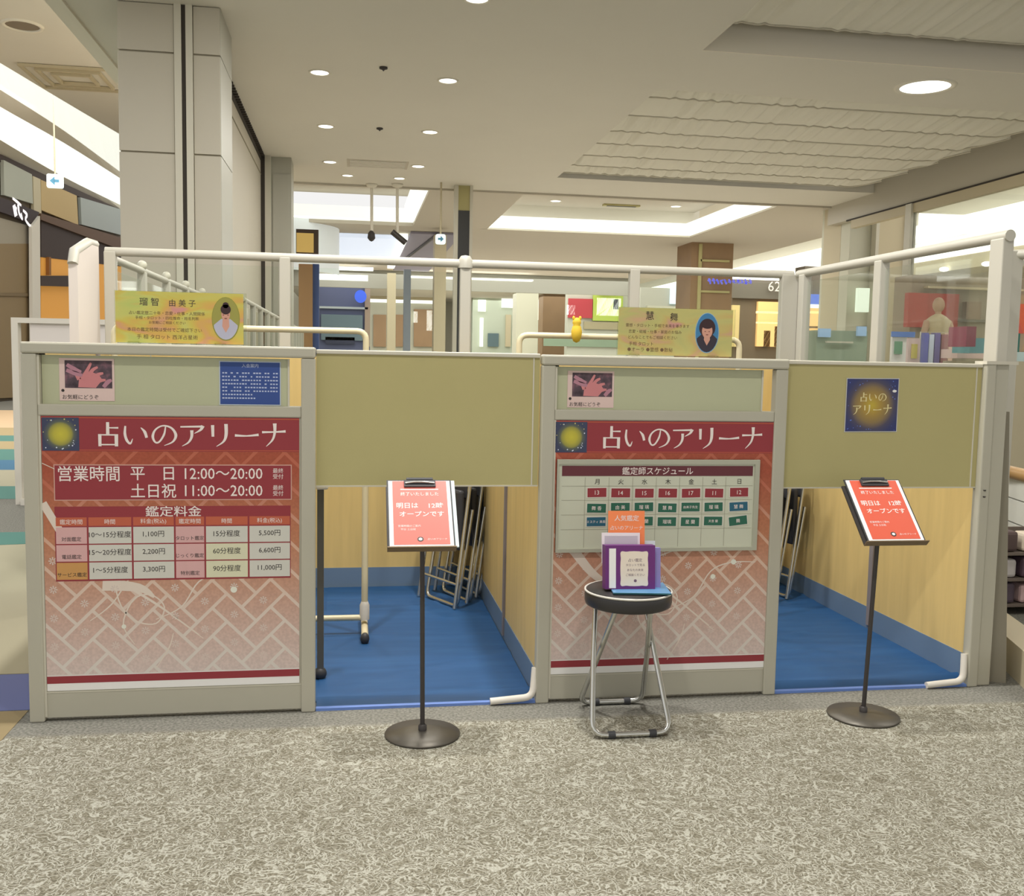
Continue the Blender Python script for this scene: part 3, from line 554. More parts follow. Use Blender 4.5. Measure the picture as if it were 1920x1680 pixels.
MB().lathe(c, [(.32, 0), (.32, -.03), (.38, -.04), (.4, 0)], 24).build('trim_ring', M_ceilw, t); MB().lathe(c, [(.001, -.01), (.32, -.01)], 24).build('lamp', c_('unlit_lamp', (136, 124, 108)), t)
# wall plane of the left shops
PA = atZ(0, 290, 7.2); PBp = atZ(228, 394, 7.2); nL = Vector((PBp.y-PA.y, -(PBp.x-PA.x), 0)).normalized()
uL = Vector((PBp.x-PA.x, PBp.y-PA.y, 0)).normalized()
def lq(name, pts, m, parent=None, off=0, thick=.1, label=None, cat=None):
    p0 = PA+nL*off; P = [atP(x, y, p0, nL) for x, y in pts]; n = len(P)
    mb = MB().add(P+[p-nL*thick for p in P], [list(range(n)), list(range(2*n-1, n-1, -1))]+[(i, i+n, (i+1) % n+n, (i+1) % n) for i in range(n)])
    if parent: return mb.build(name, m, parent)
    o = mb.build(name, m, None, P[0])
    if label: tag(o, label, cat)
    else: o['kind'] = 'structure'
    return o
w0 = PA-uL*10; w1 = PBp+uL*8
mb = MB(); mb.add([(w0.x, w0.y, 0), (w1.x, w1.y, 0), (w1.x, w1.y, 7.2), (w0.x, w0.y, 7.2)], [(0, 1, 2, 3)])
bk = mb; lo = bk.build('wall_left', c_('left_wall', (112, 100, 84))); lo['kind'] = 'structure'
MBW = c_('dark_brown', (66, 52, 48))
lq('fascia_dark_strip', [(-30, 275), (228, 394), (228, 404), (-30, 290)], MBW, lo, .06)  # dark brown strip along the top of the fascia
t = thing('shop_front', atZ(0, 700, 0), 'left shop with brown door, grey fascia panel and dark name sign', 'shop')
lq('fascia_panel', [(7, 300), (60, 327), (62, 382), (8, 366)], c_('grey_panel', (178, 180, 168)), t, .14)
lq('pier', [(62, 330), (76, 336), (78, 405), (64, 398)], M_colt, t, .13)
sg = lq('name_sign', [(-30, 362), (12, 374), (74, 398), (64, 421), (10, 400), (-30, 388)], c_('sign_dark', (62, 52, 54)), t, .22)
mb = MB(); F = Fr(atP(40, 397, PA+nL*.24, nL), uL, (0, 0, 1), nL)
F.o += uL*-.1
def k6(P): return [(a*.55, b*.62) for a, b in P]
for P, W6 in (([(-.9, .5), (-.3, .4), (.2, .3)], [.07, .1, .07]), ([(-.75, .2), (-.5, -.3)], [.2, .22]), ([(-.45, .15), (-.6, -.25)], [.1, .12]), ([(-.2, .3), (-.1, -.1), (.3, -.35), (.1, -.1)], [.14, .11, .07, .14]), ([(.4, .1), (.9, -.05), (.7, -.3), (1.1, -.5), (1.5, -.55)], [.08, .12, .09, .1, .06])): mb.ribbon(F, k6(P), W6, 0, 0)
mb.build('lettering', c_('sign_letters', (240, 236, 240), .6), t)
lq('upper_panel', [(-30, 400), (60, 425), (58, 457), (-30, 457)], c_('grey_beige', (158, 150, 134)), t, .1)
lq('door', [(-30, 457), (58, 457), (60, 744), (-30, 748)], c_('door_tan', (138, 118, 86)), t, .12); lq('door_rail', [(-30, 548), (58, 550), (58, 556), (-30, 554)], c_('door_tan_dark', (120, 102, 74)), t, .16)
lq('post', [(60, 425), (75, 405), (77, 745), (62, 748)], M_white, t, .3)
t = thing('shop_front', atZ(150, 700, 0), 'dark recessed shop with warm lit wooden interior behind the white panel', 'shop')
lq('fascia_panel', [(77, 337), (144, 367), (147, 422), (78, 394)], c_('cream_wood_panel', (196, 170, 122)), t, .14)
lq('fascia_panel', [(151, 370), (232, 394), (232, 442), (153, 421)], c_('blue_grey_panel', (170, 176, 174)), t, .14)
lq('canopy', [(77, 400), (232, 447), (232, 470), (77, 412)], c_('canopy_wood', (104, 80, 64)), t, .2)
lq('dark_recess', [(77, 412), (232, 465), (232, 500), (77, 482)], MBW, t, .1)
lq('lit_back_wall', [(77, 482), (232, 485), (232, 620), (77, 620)], c_('lit_orange_wood', (206, 146, 66), .35), t, .08)
lq('shelf', [(77, 517), (150, 517), (150, 538), (77, 536)], MBW, t, .3); lq('divider', [(92, 482), (96, 482), (96, 516), (92, 516)], c_('orange_dark', (150, 100, 50)), t, .2)
# hanging exit signs
def exit_sign(px0, py0, px1, py1, Y, ztop, label, arrow):
    a = atY(px0, py0, Y); b = atY(px1, py1, Y); cx = (a.x+b.x)/2; t = thing('exit_sign', (cx, Y, b.z), label, 'sign', 'hanging white guide signs')
    MB().box(a.x, b.x, Y, Y+.12, b.z, a.z, bev=.04).build('sign_box', c_('sign_white', (224, 240, 238), .75), t)
    wd = (b.x-a.x); ht = a.z-b.z; F = Fr((cx, Y-.01, (a.z+b.z)/2)); mb = MB(); s = arrow
    mb.poly(F, [(-s*.28*wd, 0), (s*.02*wd, .3*ht), (s*.02*wd, -.3*ht)], -.005, .005); mb.rect(F, min(0, s*.28*wd), max(0, s*.28*wd), -.1*ht, .1*ht, -.005, .005); mb.build('arrow', c_('arrow_blue', (92, 150, 180)), t)
    MB().tube([(cx, Y+.06, a.z), (cx, Y+.06, ztop)], .02, 6).build('hanger', M_colt, t)
exit_sign(86, 325, 118, 353, 25.5, 7.5, 'white guide sign with a blue left arrow hanging over the left concourse', 1)
exit_sign(817, 438, 836, 458, 20.0, 5.0, 'white guide sign with a blue mark hanging by the thin dark column', -1)

# ================================================================= FREE-STANDING WHITE BOARD on the left
t = thing('white_board_panel', (-2.9, 10.2, 0), 'white free-standing board far behind the left end of the booths', 'board')
a = atY(20, 595, 10.2); MB().box(-3.08, -1.9, 10.24, 10.28, .06, a.z-.05).build('sheet', mat('board_white', (228, 220, 214), .5), t)
MB().box(a.x, a.x+.06, 10.2, 10.3, .0, a.z).build('post', M_white, t); MB().box(a.x+.06, -1.9, 10.2, 10.3, a.z-.05, a.z).build('top_rail', M_white, t); MB().box(a.x+.06, -1.9, 10.15, 10.35, 0, .06).build('foot', M_white, t)

# ================================================================= GLASS BARRIER behind the booths
BY, BZ = 6.6, 2.13
M_bar = mat('barrier_frame', (192, 188, 174), .4, spec=.5)
t = thing('glass_barrier', (.7, BY, 0), 'long clear glass barrier with white frame behind the booths', 'barrier')
MB().tube([(-1.53, BY, BZ), (3.05, BY, BZ)], .028, 12).build('top_rail', M_bar, t)
for x in (-1.5, -.43, .74, 1.9, 3.02):
    w_ = .035 if x < 3 else .06
    MB().box(x-w_, x+w_, BY-.03, BY+.03, 0, BZ+(.0 if x != .74 else .03), bev=.006).build('post', M_bar, t)
xs = (-1.5, -.43, .74, 1.9, 3.02)
for a, b in zip(xs[:-1], xs[1:]): MB().box(a+.04, b-.04, BY-.005, BY+.005, .1, BZ-.06).build('glass_pane', M_clear, t)
for x in (.74,): MB().lathe((x, BY, BZ), [(.05, -.03), (.05, .02), (.03, .05), (.001, .055)], 14).build('cap', M_bar, t)
MB().box(-1.5, 3.0, BY-.02, BY+.02, .04, .1).build('bottom_rail', M_bar, t)
t = thing('side_panel', (-1.6, 6.2, 0), 'solid white end panel with sloped top at the left of the glass barrier', 'panel')
pa = atX(145, 495, -1.56); V = [(5.92, 0), (6.56, 0), (6.56, 2.17), (6.3, 2.13), (pa.y, pa.z)]
MB().poly(Fr((-1.56, 0, 0), (0, 1, 0), (0, 0, 1), (-1, 0, 0)), [(pa.y, 0), (6.56, 0), (6.56, 2.16), (6.4, 2.155), (6.1, 2.07), (pa.y, pa.z)], 0, .05).build('body', mat('end_panel', (222, 212, 202), .5), t)
mb = MB(); mb.tube([(-1.585, pa.y, pa.z), (-1.585, 6.1, 2.075), (-1.585, 6.4, 2.16), (-1.585, 6.56, 2.165)], .03, 8); mb.build('edge_trim', M_bar, t)
t = thing('glass_barrier', (-1.5, 8.6, 0), 'glass barrier running away behind the left name board, in front of the big pillar', 'barrier')
MB().tube([(-1.5, 6.64, 2.09), (-1.5, 10.5, 2.09)], .025, 10).build('top_rail', M_bar, t)
for y in (7.55, 8.5, 9.45, 10.45):
    MB().box(-1.53, -1.47, y-.03, y+.03, 0, 2.08, bev=.006).build('post', M_bar, t); MB().ball((-1.5, y, 2.13), .035, .035, .035).build('cap', M_frame2, t)
for a, b in ((6.65, 7.5), (7.6, 8.45), (8.55, 9.4), (9.5, 10.4)): MB().box(-1.503, -1.497, a, b, .1, 2.02).build('glass_pane', M_clear, t)
t = thing('glass_barrier', (-1.15, 15, 0), 'far glass barrier with many white posts running away right of the big pillar', 'barrier')
MB().tube([(-1.15, 10.9, 2.09), (-1.15, 26, 2.09)], .025, 8).build('top_rail', M_bar, t)
for k in range(16): MB().box(-1.18, -1.12, 11+k*.98, 11.05+k*.98, 0, 2.08).build('post', M_bar, t)
MB().box(-1.153, -1.147, 10.95, 26, .1, 2.02).build('glass_pane', M_clear, t)
GX = 3.07
t = thing('glass_barrier', (GX, 5.4, 0), 'glass barrier section running toward the viewer on the right of the booths', 'barrier')
MB().tube([(GX, 6.55, BZ), (GX, 4.3, BZ)], .028, 12).build('top_rail', M_bar, t)
for y, w_ in ((6.45, .04), (5.45, .04), (4.36, .05)): MB().box(GX-.03, GX+.03, y-w_, y+w_, 0, BZ-.01, bev=.006).build('post', M_bar, t)
for a, b in ((4.42, 5.4), (5.5, 6.4)): MB().box(GX-.004, GX+.004, a, b, .1, BZ-.06).build('glass_pane', M_clear, t)
MB().box(GX-.02, GX+.02, 4.3, 6.5, .04, .1).build('bottom_rail', M_bar, t)
t = thing('glass_barrier', (3.25, 4.5, 0), 'outer glass barrier post and panel at the right picture edge', 'barrier')
q = atY(1904, 470, 4.62)
MB().box(q.x-.035, q.x+.035, 4.6, 4.66, .175, q.z, bev=.006).build('post', M_bar, t)
MB().tube([(q.x, 4.63, q.z-.02), (q.x+.7, 3.9, q.z-.02)], .026, 10).build('top_rail', M_bar, t)
# floor-length right edge: handrail, white balustrade, goods, plinth beyond
t = thing('balustrade', (4.6, 6.3, 0), 'white grooved balustrade with a wooden handrail beyond the right post', 'balustrade')
h0 = atY(1868, 872, 6.4); h1 = atY(1925, 888, 5.9)
MB().tube([h0+Vector((-.1, .1, 0)), h1+(h1-h0)*1.5], .042, 12).build('handrail', mat('handrail_wood', (176, 138, 86), .4), t)
d = (h1-h0); d.z = 0; d.normalize(); F = Fr((h0.x, h0.y+.1, 0), d, (0, 0, 1), Vector((d.y, -d.x, 0)))
mb = MB()
for z in (.32, .48, .64): mb.rect(F, -.2, 1.6, z, z+.15, 0, .04)
mb.build('grooved_panel', mat('balustrade_white', (214, 214, 206), .5), t)
MB().rect(F, -.2, 1.6, -.0, .32, -.12, -.06).build('plinth', M_colt, t)
t = thing('low_plinth', (3.6, 4.9, 0), 'low beige curb on the carpet at the right picture edge', 'curb')
P = [pz(1848, 1222), pz(1960, 1330), pz(1990, 1290), pz(1870, 1195)]; MB().poly(WF, P, 0, .17).build('curb_body', M_colt, t)
random.seed(3)
for k, (px, py, rgb, l) in enumerate(((1868, 1055, (176, 112, 60), 'small orange boxed item'), (1890, 1068, (92, 76, 74), 'dark brown bag'), (1872, 1088, (236, 220, 200), 'white cloth item'), (1894, 1092, (226, 176, 90), 'yellow packet'), (1876, 1120, (206, 200, 200), 'pale grey package'), (1870, 1150, (100, 82, 96), 'plum coloured bag'), (1893, 1160, (120, 92, 88), 'brown cloth bag'), (1888, 1195, (96, 84, 96), 'dark purple bag'), (1912, 1198, (220, 190, 190), 'pink and white package'))):
    cc, rw = k % 3, k//3; p = Vector((3.82+cc*.15, 5.44, .067+.16*(2-rw))); sx_ = .05+.005*(k % 3)
    mb = MB().box(p.x-sx_, p.x+sx_, p.y-.06, p.y+.06, p.z-.0+.0, p.z+.115+.012*(k % 2), bev=.02)
    o = mb.build('goods_item', c_('stock_%d' % k, rgb), None, p); tag(o, l+' among the goods heaped by the right post', 'goods', 'goods heaped on the display at the right edge')
t = thing('display_rack', (4.05, 5.5, 0), 'dark wire display rack holding goods behind the right post', 'rack')
for k in range(3): MB().box(3.75, 4.25, 5.36, 5.62, .05+k*.16, .065+k*.16).build('shelf', c_('rack_dark', (120, 108, 100)), t)
MB().box(3.75, 4.25, 5.62, 5.64, 0, .5).build('back', c_('rack_dark', (84, 72, 70)), t)

# ================================================================= BOOTHS
FY = 4.14
def partition(x0, x1, zt, label, post=.058):
    t = thing('partition_panel', ((x0+x1)/2, FY+.02, 0), label, 'partition', 'front partitions of the booths')
    y0, y1 = FY-.0, FY+.045
    for a in (x0, x1-post):
        MB().box(a, a+post, y0-.006, y1, 0, zt-.045, bev=.006).build('post', M_frame, t)
    MB().box(x0+post, x0+post+.008, y0+.002, y1, .02, zt-.05).build('inner_edge', M_frame2, t)
    MB().box(x0, x1, y0-.012, y1+.01, zt-.045, zt, bev=.008).build('top_rail', M_frame, t)
    MB().box(x0+post, x1-post, y0-.002, y1, 1.247, 1.292, bev=.004).build('mid_rail', M_frame, t)
    MB().box(x0+post, x1-post, y0+.006, y1-.004, .015, 1.247).build('body_board', M_frame, t)
    MB().box(x0+post, x1-post, y0+.004, y0+.006, .118, .122).build('kick_line', M_frame2, t)
    MB().box(x0+post+.01, x1-post-.05, y0+.028, y0+.034, 1.292, zt-.05).build('frosted_pane', mat('frosted_pane', (184, 186, 152), .35, spec=.5), t)
    MB().box(x0+post, x0+post+.02, y0+.03, y1, 1.292, zt-.045).build('glazing_bead', M_gap, t)
    MB().box(x1-post-.055, x1-post-.048, y0+.022, y0+.04, 1.292, zt-.05).build('pane_edge', M_frame2, t)
    return t
partition(-1.282, -.148, 1.536, 'left front partition of grey frame with a frosted strip window on top')
partition(.800, 1.912, 1.525, 'right front partition of grey frame with a frosted strip window on top')
# beige lintel boards
def board(x0, x1, z0, z1, label):
    t = thing('lintel_board', ((x0+x1)/2, FY+.05, z0), label, 'board', 'beige boards over the booth openings')
    MB().box(x0, x1, FY+.03, FY+.045, z0, z1-.018).build('board', M_beige, t); MB().box(x0, x1, FY+.02, FY+.055, z1-.018, z1, bev=.004).build('top_rail', M_frame2, t)
    MB().box(x0, x1, FY+.028, FY+.047, z0-.006, z0).build('bottom_edge', M_frame2, t); MB().box(x1-.03, x1-.024, FY+.027, FY+.03, z0, z1-.018).build('side_edge', M_frame2, t)
    return t
board(-.146, .795, .962, 1.528, 'plain beige board over the opening of the left booth')
board(1.914, 2.875, .95, 1.522, 'beige board with the blue poster over the opening of the right booth')
t = thing('corner_post', (2.93, FY+.02, 0), 'double grey corner post at the right end of the booths', 'post')
MB().box(2.875, 2.925, FY-.005, FY+.05, 0, 1.525, bev=.006).build('post', M_frame, t); MB().box(2.93, 3.0, FY+.01, FY+.07, 0, 1.525, bev=.006).build('post', M_frame, t)
MB().box(2.87, 3.03, FY-.01, FY+.08, 1.52, 1.535).build('cap', M_frame2, t)
for z in (.94, .91): MB().lathe((2.9, FY-.005, z), [(.001, -.006), (.006, -.005), (.007, 0)], 10, F=Fr((2.9, FY-.005, z), (1, 0, 0), (0, 0, 1), (0, -1, 0)) if False else None).build('screw', M_dark, t)
t = thing('folded_board', (3.14, 4.1, 0), 'thin grey board leaning behind the right corner post', 'board'); MB().add([(3.01, 4.21, 0), (3.10, 4.17, 0), (3.05, 4.20, 1.3), (3.01, 4.22, 1.3), (3.015, 4.225, 0), (3.105, 4.185, 0), (3.055, 4.215, 1.3), (3.015, 4.235, 1.3)], [(0, 1, 2, 3), (7, 6, 5, 4), (1, 5, 6, 2), (0, 3, 7, 4), (3, 2, 6, 7)]).build('sheet', mat('leaning_board', (140, 134, 118), .6), t)
# side and back walls of the booths
WY0, WY1 = FY+.06, 6.42
M_base = mat('mat_tinted_base', (104, 126, 152), .4, spec=.5)  # the blue mat's reflection is put into this strip colour
def side(x, sgn, label):
    t = thing('booth_wall', (x, 5.3, 0), label, 'partition', 'wooden inner walls of the booths')
    a, b = (x, x+.035)
    MB().box(a, b, WY0, WY1, .13, 1.5).build('wood_panel', M_wood, t); MB().box(a-.004, b+.004, WY0, WY1, 0, .13).build('base_strip', M_base, t)
    for y in (5.12,): MB().box(a-.012, b+.012, y-.02, y+.02, .03, 1.5).build('divider', mat('divider_grey', (136, 128, 128), .5), t)
    MB().box(a-.004, b+.004, WY0, WY1, 1.5, 1.515).build('top_rail', M_frame2, t)
side(-1.27, 1, 'wooden left wall of the left booth'); side(.812, -1, 'wooden wall between the two booths, seen in the left booth'); side(2.92, -1, 'wooden right wall of the right booth')
for x0, x1, l in ((-1.23, .80, 'wooden back wall of the left booth'), (.86, 2.91, 'wooden back wall of the right booth')):
    t = thing('booth_wall', ((x0+x1)/2, 6.44, 0), l, 'partition', 'wooden inner walls of the booths')
    MB().box(x0, x1, 6.43, 6.46, .13, 1.5).build('wood_panel', M_wood, t); MB().box(x0, x1, 6.424, 6.462, 0, .13).build('base_strip', M_base, t)
# blue floor mats with a light front edge and soft folds
def bluemat(x0, x1, label):
    t = thing('floor_mat', ((x0+x1)/2, 5.2, 0), label, 'mat', 'blue sheets on the booth floors')
    nx, ny = 40, 60; V = []; rnd = random.Random(int(x0*10)); fol = [(rnd.uniform(x0, x1), rnd.uniform(4.3, 6.2), rnd.uniform(-.6, .6)) for _ in range(6)]
    for i in range(nx+1):
        for j in range(ny+1):
            x = x0+(x1-x0)*i/nx; y = 4.165+(6.40-4.165)*j/ny; h = .008
            h += .022*math.exp(-((y-4.24-.03*(x-x0))/.018)**2)+.008*math.exp(-((y-5.95)/.03)**2)
            for fx, fy, k in fol: dd = abs((y-fy)-(x-fx)*k)/math.sqrt(1+k*k); h += .009*math.exp(-(dd/.022)**2)*math.exp(-((x-fx)**2+(y-fy)**2)/.3)
            if j == 0: h = .001
            V.append((x, y, h))
    MB().add(V, [(i*(ny+1)+j, (i+1)*(ny+1)+j, (i+1)*(ny+1)+j+1, i*(ny+1)+j+1) for i in range(nx) for j in range(ny)], 0, True).build('sheet', M_blue, t)
    MB().box(x0, x1, 4.145, 4.17, 0, .012).build('front_edge', mat('mat_edge', (110, 140, 206), .5), t)
bluemat(-.146, .805, 'crumpled blue sheet on the floor of the left booth'); bluemat(1.915, 2.915, 'blue sheet on the floor of the right booth')
o = MB().box(-1.23, -.146, 4.25, 6.4, 0, .006).build('floor_mat', M_blue, None, (-.7, 5, 0)); tag(o, 'hidden part of blue sheet behind the left partition', 'mat', 'blue sheets on the booth floors')
o = MB().box(.86, 1.91, 4.25, 6.4, 0, .006).build('floor_mat', M_blue, None, (1.4, 5, 0)); tag(o, 'blue sheet behind the right partition under the coat rack', 'mat', 'blue sheets on the booth floors')
# white L feet
for x, l in ((.80, 'white L-shaped foot at the right side of the left booth opening'), (2.865, 'white L-shaped foot at the right side of the right booth opening')):
    mb = MB(); mb.tube(smoothpath([(x, FY+.02, .155), (x-.012, FY+.0, .03), (x-.20, FY-.0, .016)], .04), .016, 8)
    o = mb.build('support_foot', M_white, None, (x, FY, 0)); tag(o, l, 'bracket', 'white L feet')

# ================================================================= POSTERS on the partitions
def clip(poly, a0, a1, b0, b1):
    def cut(P, f, ax, lim, sg):
        out = []
        for i in range(len(P)):
            p, q = P[i], P[(i+1) % len(P)]; ip = sg*(p[ax]-lim) >= 0; iq = sg*(q[ax]-lim) >= 0
            if ip: out.append(p)
            if ip != iq: t = (lim-p[ax])/(q[ax]-p[ax]); out.append((p[0]+(q[0]-p[0])*t, p[1]+(q[1]-p[1])*t))
        return out
    for ax, lim, sg in ((0, a0, 1), (0, a1, -1), (1, b0, 1), (1, b1, -1)):
        if len(poly) < 3: return []
        poly = cut(poly, None, ax, lim, sg)
    return poly if len(poly) > 2 else []
def herring(mb, F, a0, a1, b0, b1, u, gap, c, mi, mstar, zstar):
    s = math.sqrt(.5)
    for r in range(-30, 40):
        for k in range(-20, 25):
            for kind in (0, 1):
                if kind == 0: x, y, w_, h_ = r+4*k, r, 2, 1
                else: x, y, w_, h_ = r+3+4*k, r, 1, 2
                g = gap/u/2; R_ = [(x+g, y+g), (x+w_-g, y+g), (x+w_-g, y+h_-g), (x+g, y+h_-g)]
                P = [(a0+.12+(p*s-q*s)*u, b0-.03+(p*s+q*s)*u) for p, q in R_]
                if max(p[0] for p in P) < a0 or min(p[0] for p in P) > a1 or max(p[1] for p in P) < b0 or min(p[1] for p in P) > b1: continue
                C = clip(P, a0, a1, b0, b1)
                if C: mb.add([F(p, q, c) for p, q in C], [list(range(len(C)))], mi)
                cx = sum(p[0] for p in P)/4; cy = sum(p[1] for p in P)/4
                if a0+.03 < cx < a1-.03 and b0+.03 < cy < zstar:
                    for e in range(8):
                        an = e*math.pi/4; d0, d1 = .004, .016; ca, sa = math.cos(an), math.sin(an)
                        mb.add([F(cx+ca*d0-sa*.0015, cy+sa*d0+ca*.0015, c+.0003), F(cx+ca*d0+sa*.0015, cy+sa*d0-ca*.0015, c+.0003), F(cx+ca*d1+sa*.0028, cy+sa*d1-ca*.0028, c+.0003), F(cx+ca*d1-sa*.0028, cy+sa*d1+ca*.0028, c+.0003)], [(0, 1, 2, 3)], mstar)
def emblem(F, a0, a1, b0, b1, c, parent, name='emblem'):
    ca, cb = (a0+a1)/2, (b0+b1)/2; off = world_loc(parent); R_ = (a1-a0)*.5; p = F(ca, cb, c+.0006)-off
    mr = mat_radial('sun_print', p.x, p.y, p.z, R_, [(0, (200, 190, 60)), (.35, (186, 176, 60)), (.6, (150, 146, 66)), (.72, (90, 96, 84)), (.95, (56, 62, 90))])
    mb = MB(); mb.rect(F, a0, a1, b0, b1, c, c+.0003, 0); mb.ell(F, ca, cb, R_*.8, R_*.85, c+.0002, c+.0006, 0, 36)
    rnd = random.Random(5)
    for k in range(34):
        an = rnd.random()*6.28; rr = R_*rnd.uniform(.78, 1.25); x = ca+rr*math.cos(an); y = cb+rr*math.sin(an)
        if a0+.003 < x < a1-.003 and b0+.003 < y < b1-.003: e = rnd.uniform(.0012, .003); mb.ell(F, x, y, e, e, c+.0006, c+.0009, 1+k % 2, 6)
    return mb.build(name, [mr, mat('star_white', (220, 226, 244), .5), mat('star_yellow', (214, 206, 120), .5)], parent)
def swirls(mb, F, o, sc, c):
    for q_, pts in enumerate(([(0, .30), (.12, .22), (.3, .1), (.5, -.06)], [(.02, .28), (.14, .2), (.32, .08), (.52, -.08)], [(.1, .34), (.13, .12), (.2, .02), (.3, .0), (.34, .08), (.28, .14), (.2, .12), (.15, 0), (.2, -.1)], [(.0, 0.02), (.1, .1), (.22, .26), (.42, .32), (.5, .3)], [(.3, .02), (.42, .08), (.5, .2), (.6, .24), (.72, .24)], [(.38, -.05), (.36, -.12), (.3, -.22)])):
        mb.ribbon(F, [(o[0]+x*sc, o[1]+y*sc) for x, y in pts], [.003]+[.0055]*(len(pts)-2)+[.003], c, c+.0002+q_*.00003)
GR_L = [(0, (216, 210, 202)), (.25, (218, 204, 192)), (.5, (216, 180, 156)), (.75, (190, 110, 86)), (1, (178, 92, 70))]
GR_B = [(0, (212, 198, 192)), (.2, (204, 176, 164)), (.38, (194, 150, 128)), (.55, (188, 126, 94)), (.8, (166, 84, 62)), (1, (160, 76, 56))]
def poster(x0, x1, z0, z1, name_label, zstar):
    F = Fr((x0, FY+.0045, z0)); W_, H_ = x1-x0, z1-z0
    t = thing('poster', (x0, FY, z0), name_label, 'poster', 'red patterned posters on the front partitions')
    ml = mat_zgrad('poster_joints', 0, H_, GR_L); mbk = mat_zgrad('poster_bricks', 0, H_, GR_B, .07)
    MB().rect(F, 0, W_, 0, H_, 0, .001).build('sheet', M_paper, t)
    mb = MB(); mb.rect(F, 0, W_, .063, H_-.14, .001, .0014, 0); herring(mb, F, 0, W_, .066, H_-.14, .083, .013, .0017, 1, 2, zstar)
    mb.build('herringbone_print', [ml, mbk, mat('blossom_print', (212, 196, 186), .5)], t)
    MB().rect(F, 0, W_, .030, .060, .001, .0018).build('red_stripe', M_red, t)
    b = MB().rect(F, 0, W_, H_-.140, H_, .001, .0018); b.build('title_band', M_red, t)
    mb = MB(); mb.rect(F, .14, W_, H_-.137, H_-.134, .0018, .0022); mb.rect(F, 0, W_, H_-.008, H_-.004, .0018, .0022); mb.build('gold_lines', mat('gold_line', (186, 92, 66), .5), t)
    emblem(F, .003, .142, H_-.138, H_-.006, .0022, t)
    mb = MB(); brush(mb, F, '占いのアリーナ', .20, W_-.045, H_-.071, .098, .0026, fat=1.15); mb.build('title_lettering', M_wink, t)
    return t, F, W_, H_
t, F, W_, H_ = poster(-1.214, -.214, .127, 1.245, 'left poster with opening hours and price table', .62)
mb = MB(); swirls(mb, F, (.17, .27), .85, .0018); mb.ribbon(F, [(0, .77), (.06, .66)], [.03, .03], .0024, .0024); mb.ribbon(F, [(.0, .93), (.05, .905)], [.003, .003], .0024, .0024); mb.ribbon(F, [(.22, .435), (.36, .42), (.42, .38)], [.05, .035, .01], .0019, .0019); mb.build('ribbon_print', mat('ribbon_white', (222, 208, 194), .5), t)
mb = MB(); mb.ell(F, .735, .405, .013, .013, .002, .003); mb.ell(F, .30, .26, .009, .009, .002, .003); mb.build('pearl_print', mat('pearl', (226, 226, 212), .4), t)
def hz(z): return z-.127
# opening hours box
mb = MB(); mb.rect(F, .043, .970, hz(.906), hz(1.052), .0018, .0022, 0); mb.rect(F, .047, .966, hz(.910), hz(1.048), .0022, .0026, 1); mb.build('hours_box', [mat('box_border', (204, 160, 146), .5), M_red], t)
mb = MB()
mb.text(F, '営業時間', .06, hz(1.015), .066, .003, 'l', .006, .92); mb.text(F, '平　日', .335, hz(1.015), .062, .003, 'l', .006, .97); mb.text(F, '12:00～20:00', .545, hz(1.015), .064, .003, 'l', .004, .92)
mb.text(F, '土日祝', .335, hz(.945), .062, .003, 'l', .006, .97); mb.text(F, '11:00～20:00', .545, hz(.945), .064, .003, 'l', .004, .92)
for z in (1.015, .945): mb.text(F, '最終', .915, hz(z+.012), .022, .003, 'c', 0); mb.text(F, '受付', .915, hz(z-.012), .022, .003, 'c', 0)
mb.build('hours_lettering', M_wink, t)
# price table
x0t, x1t = .043, .965; zt, zbm = hz(.882), hz(.578)
mb = MB(); mb.rect(F, x0t, x1t, zbm, zt, .0018, .0022, 0)
cols = [.043, .167, .338, .503, .622, .795, .965]; rz = [hz(.838), hz(.8), hz(.728), hz(.656), hz(.582)]
for k in range(6): mb.rect(F, cols[k]+.004, cols[k+1]-.003, rz[1]+.003, rz[0], .0022, .0026, 1)
for r_ in range(3):
    for k in range(6):
        mi = 3 if k in (0, 3) else (5 if (k == 4 and r_ > 0) else 2)
        if k == 0 and r_ == 2: mi = 4
        mb.rect(F, cols[k]+.004, cols[k+1]-.003, rz[r_+2]+.003, rz[r_+1]-.002, .0022, .0026, mi)
mb.build('price_table', [M_red, mat('table_orange', (190, 98, 72), .5), mat('table_white', (208, 206, 196), .5), mat('table_pink', (214, 170, 168), .5), mat('table_ochre', (200, 150, 90), .5), mat('table_yellow', (216, 214, 184), .5)], t)
mb = MB(); mb.text(F, '鑑定料金', .5, hz(.861), .046, .003, 'c', .008, 1.2)
for k, s in enumerate(('鑑定時間', '時間', '料金(税込)', '鑑定時間', '時間', '料金(税込)')): mb.text(F, s, (cols[k]+cols[k+1])/2, hz(.82), .022, .003, 'c', 0)
mb.build('table_lettering', M_wink, t)
mb = MB(); rowt = [('対面鑑定', '10～15分程度', '1,100円', 'タロット鑑定', '15分程度', '5,500円'), ('電話鑑定', '15～20分程度', '2,200円', 'じっくり鑑定', '60分程度', '6,600円'), ('サービス鑑定', '1～5分程度', '3,300円', '特別鑑定', '90分程度', '11,000円')]
for r_ in range(3):
    for k, s in enumerate(rowt[r_]): mb.text(F, s, (cols[k]+cols[k+1])/2, (rz[r_+1]+rz[r_+2])/2-(.014 if k in (0, 3) else -.004), .019 if k in (0, 3) else .028, .003, 'c', .004)
mb.build('price_lettering', M_ink, t)

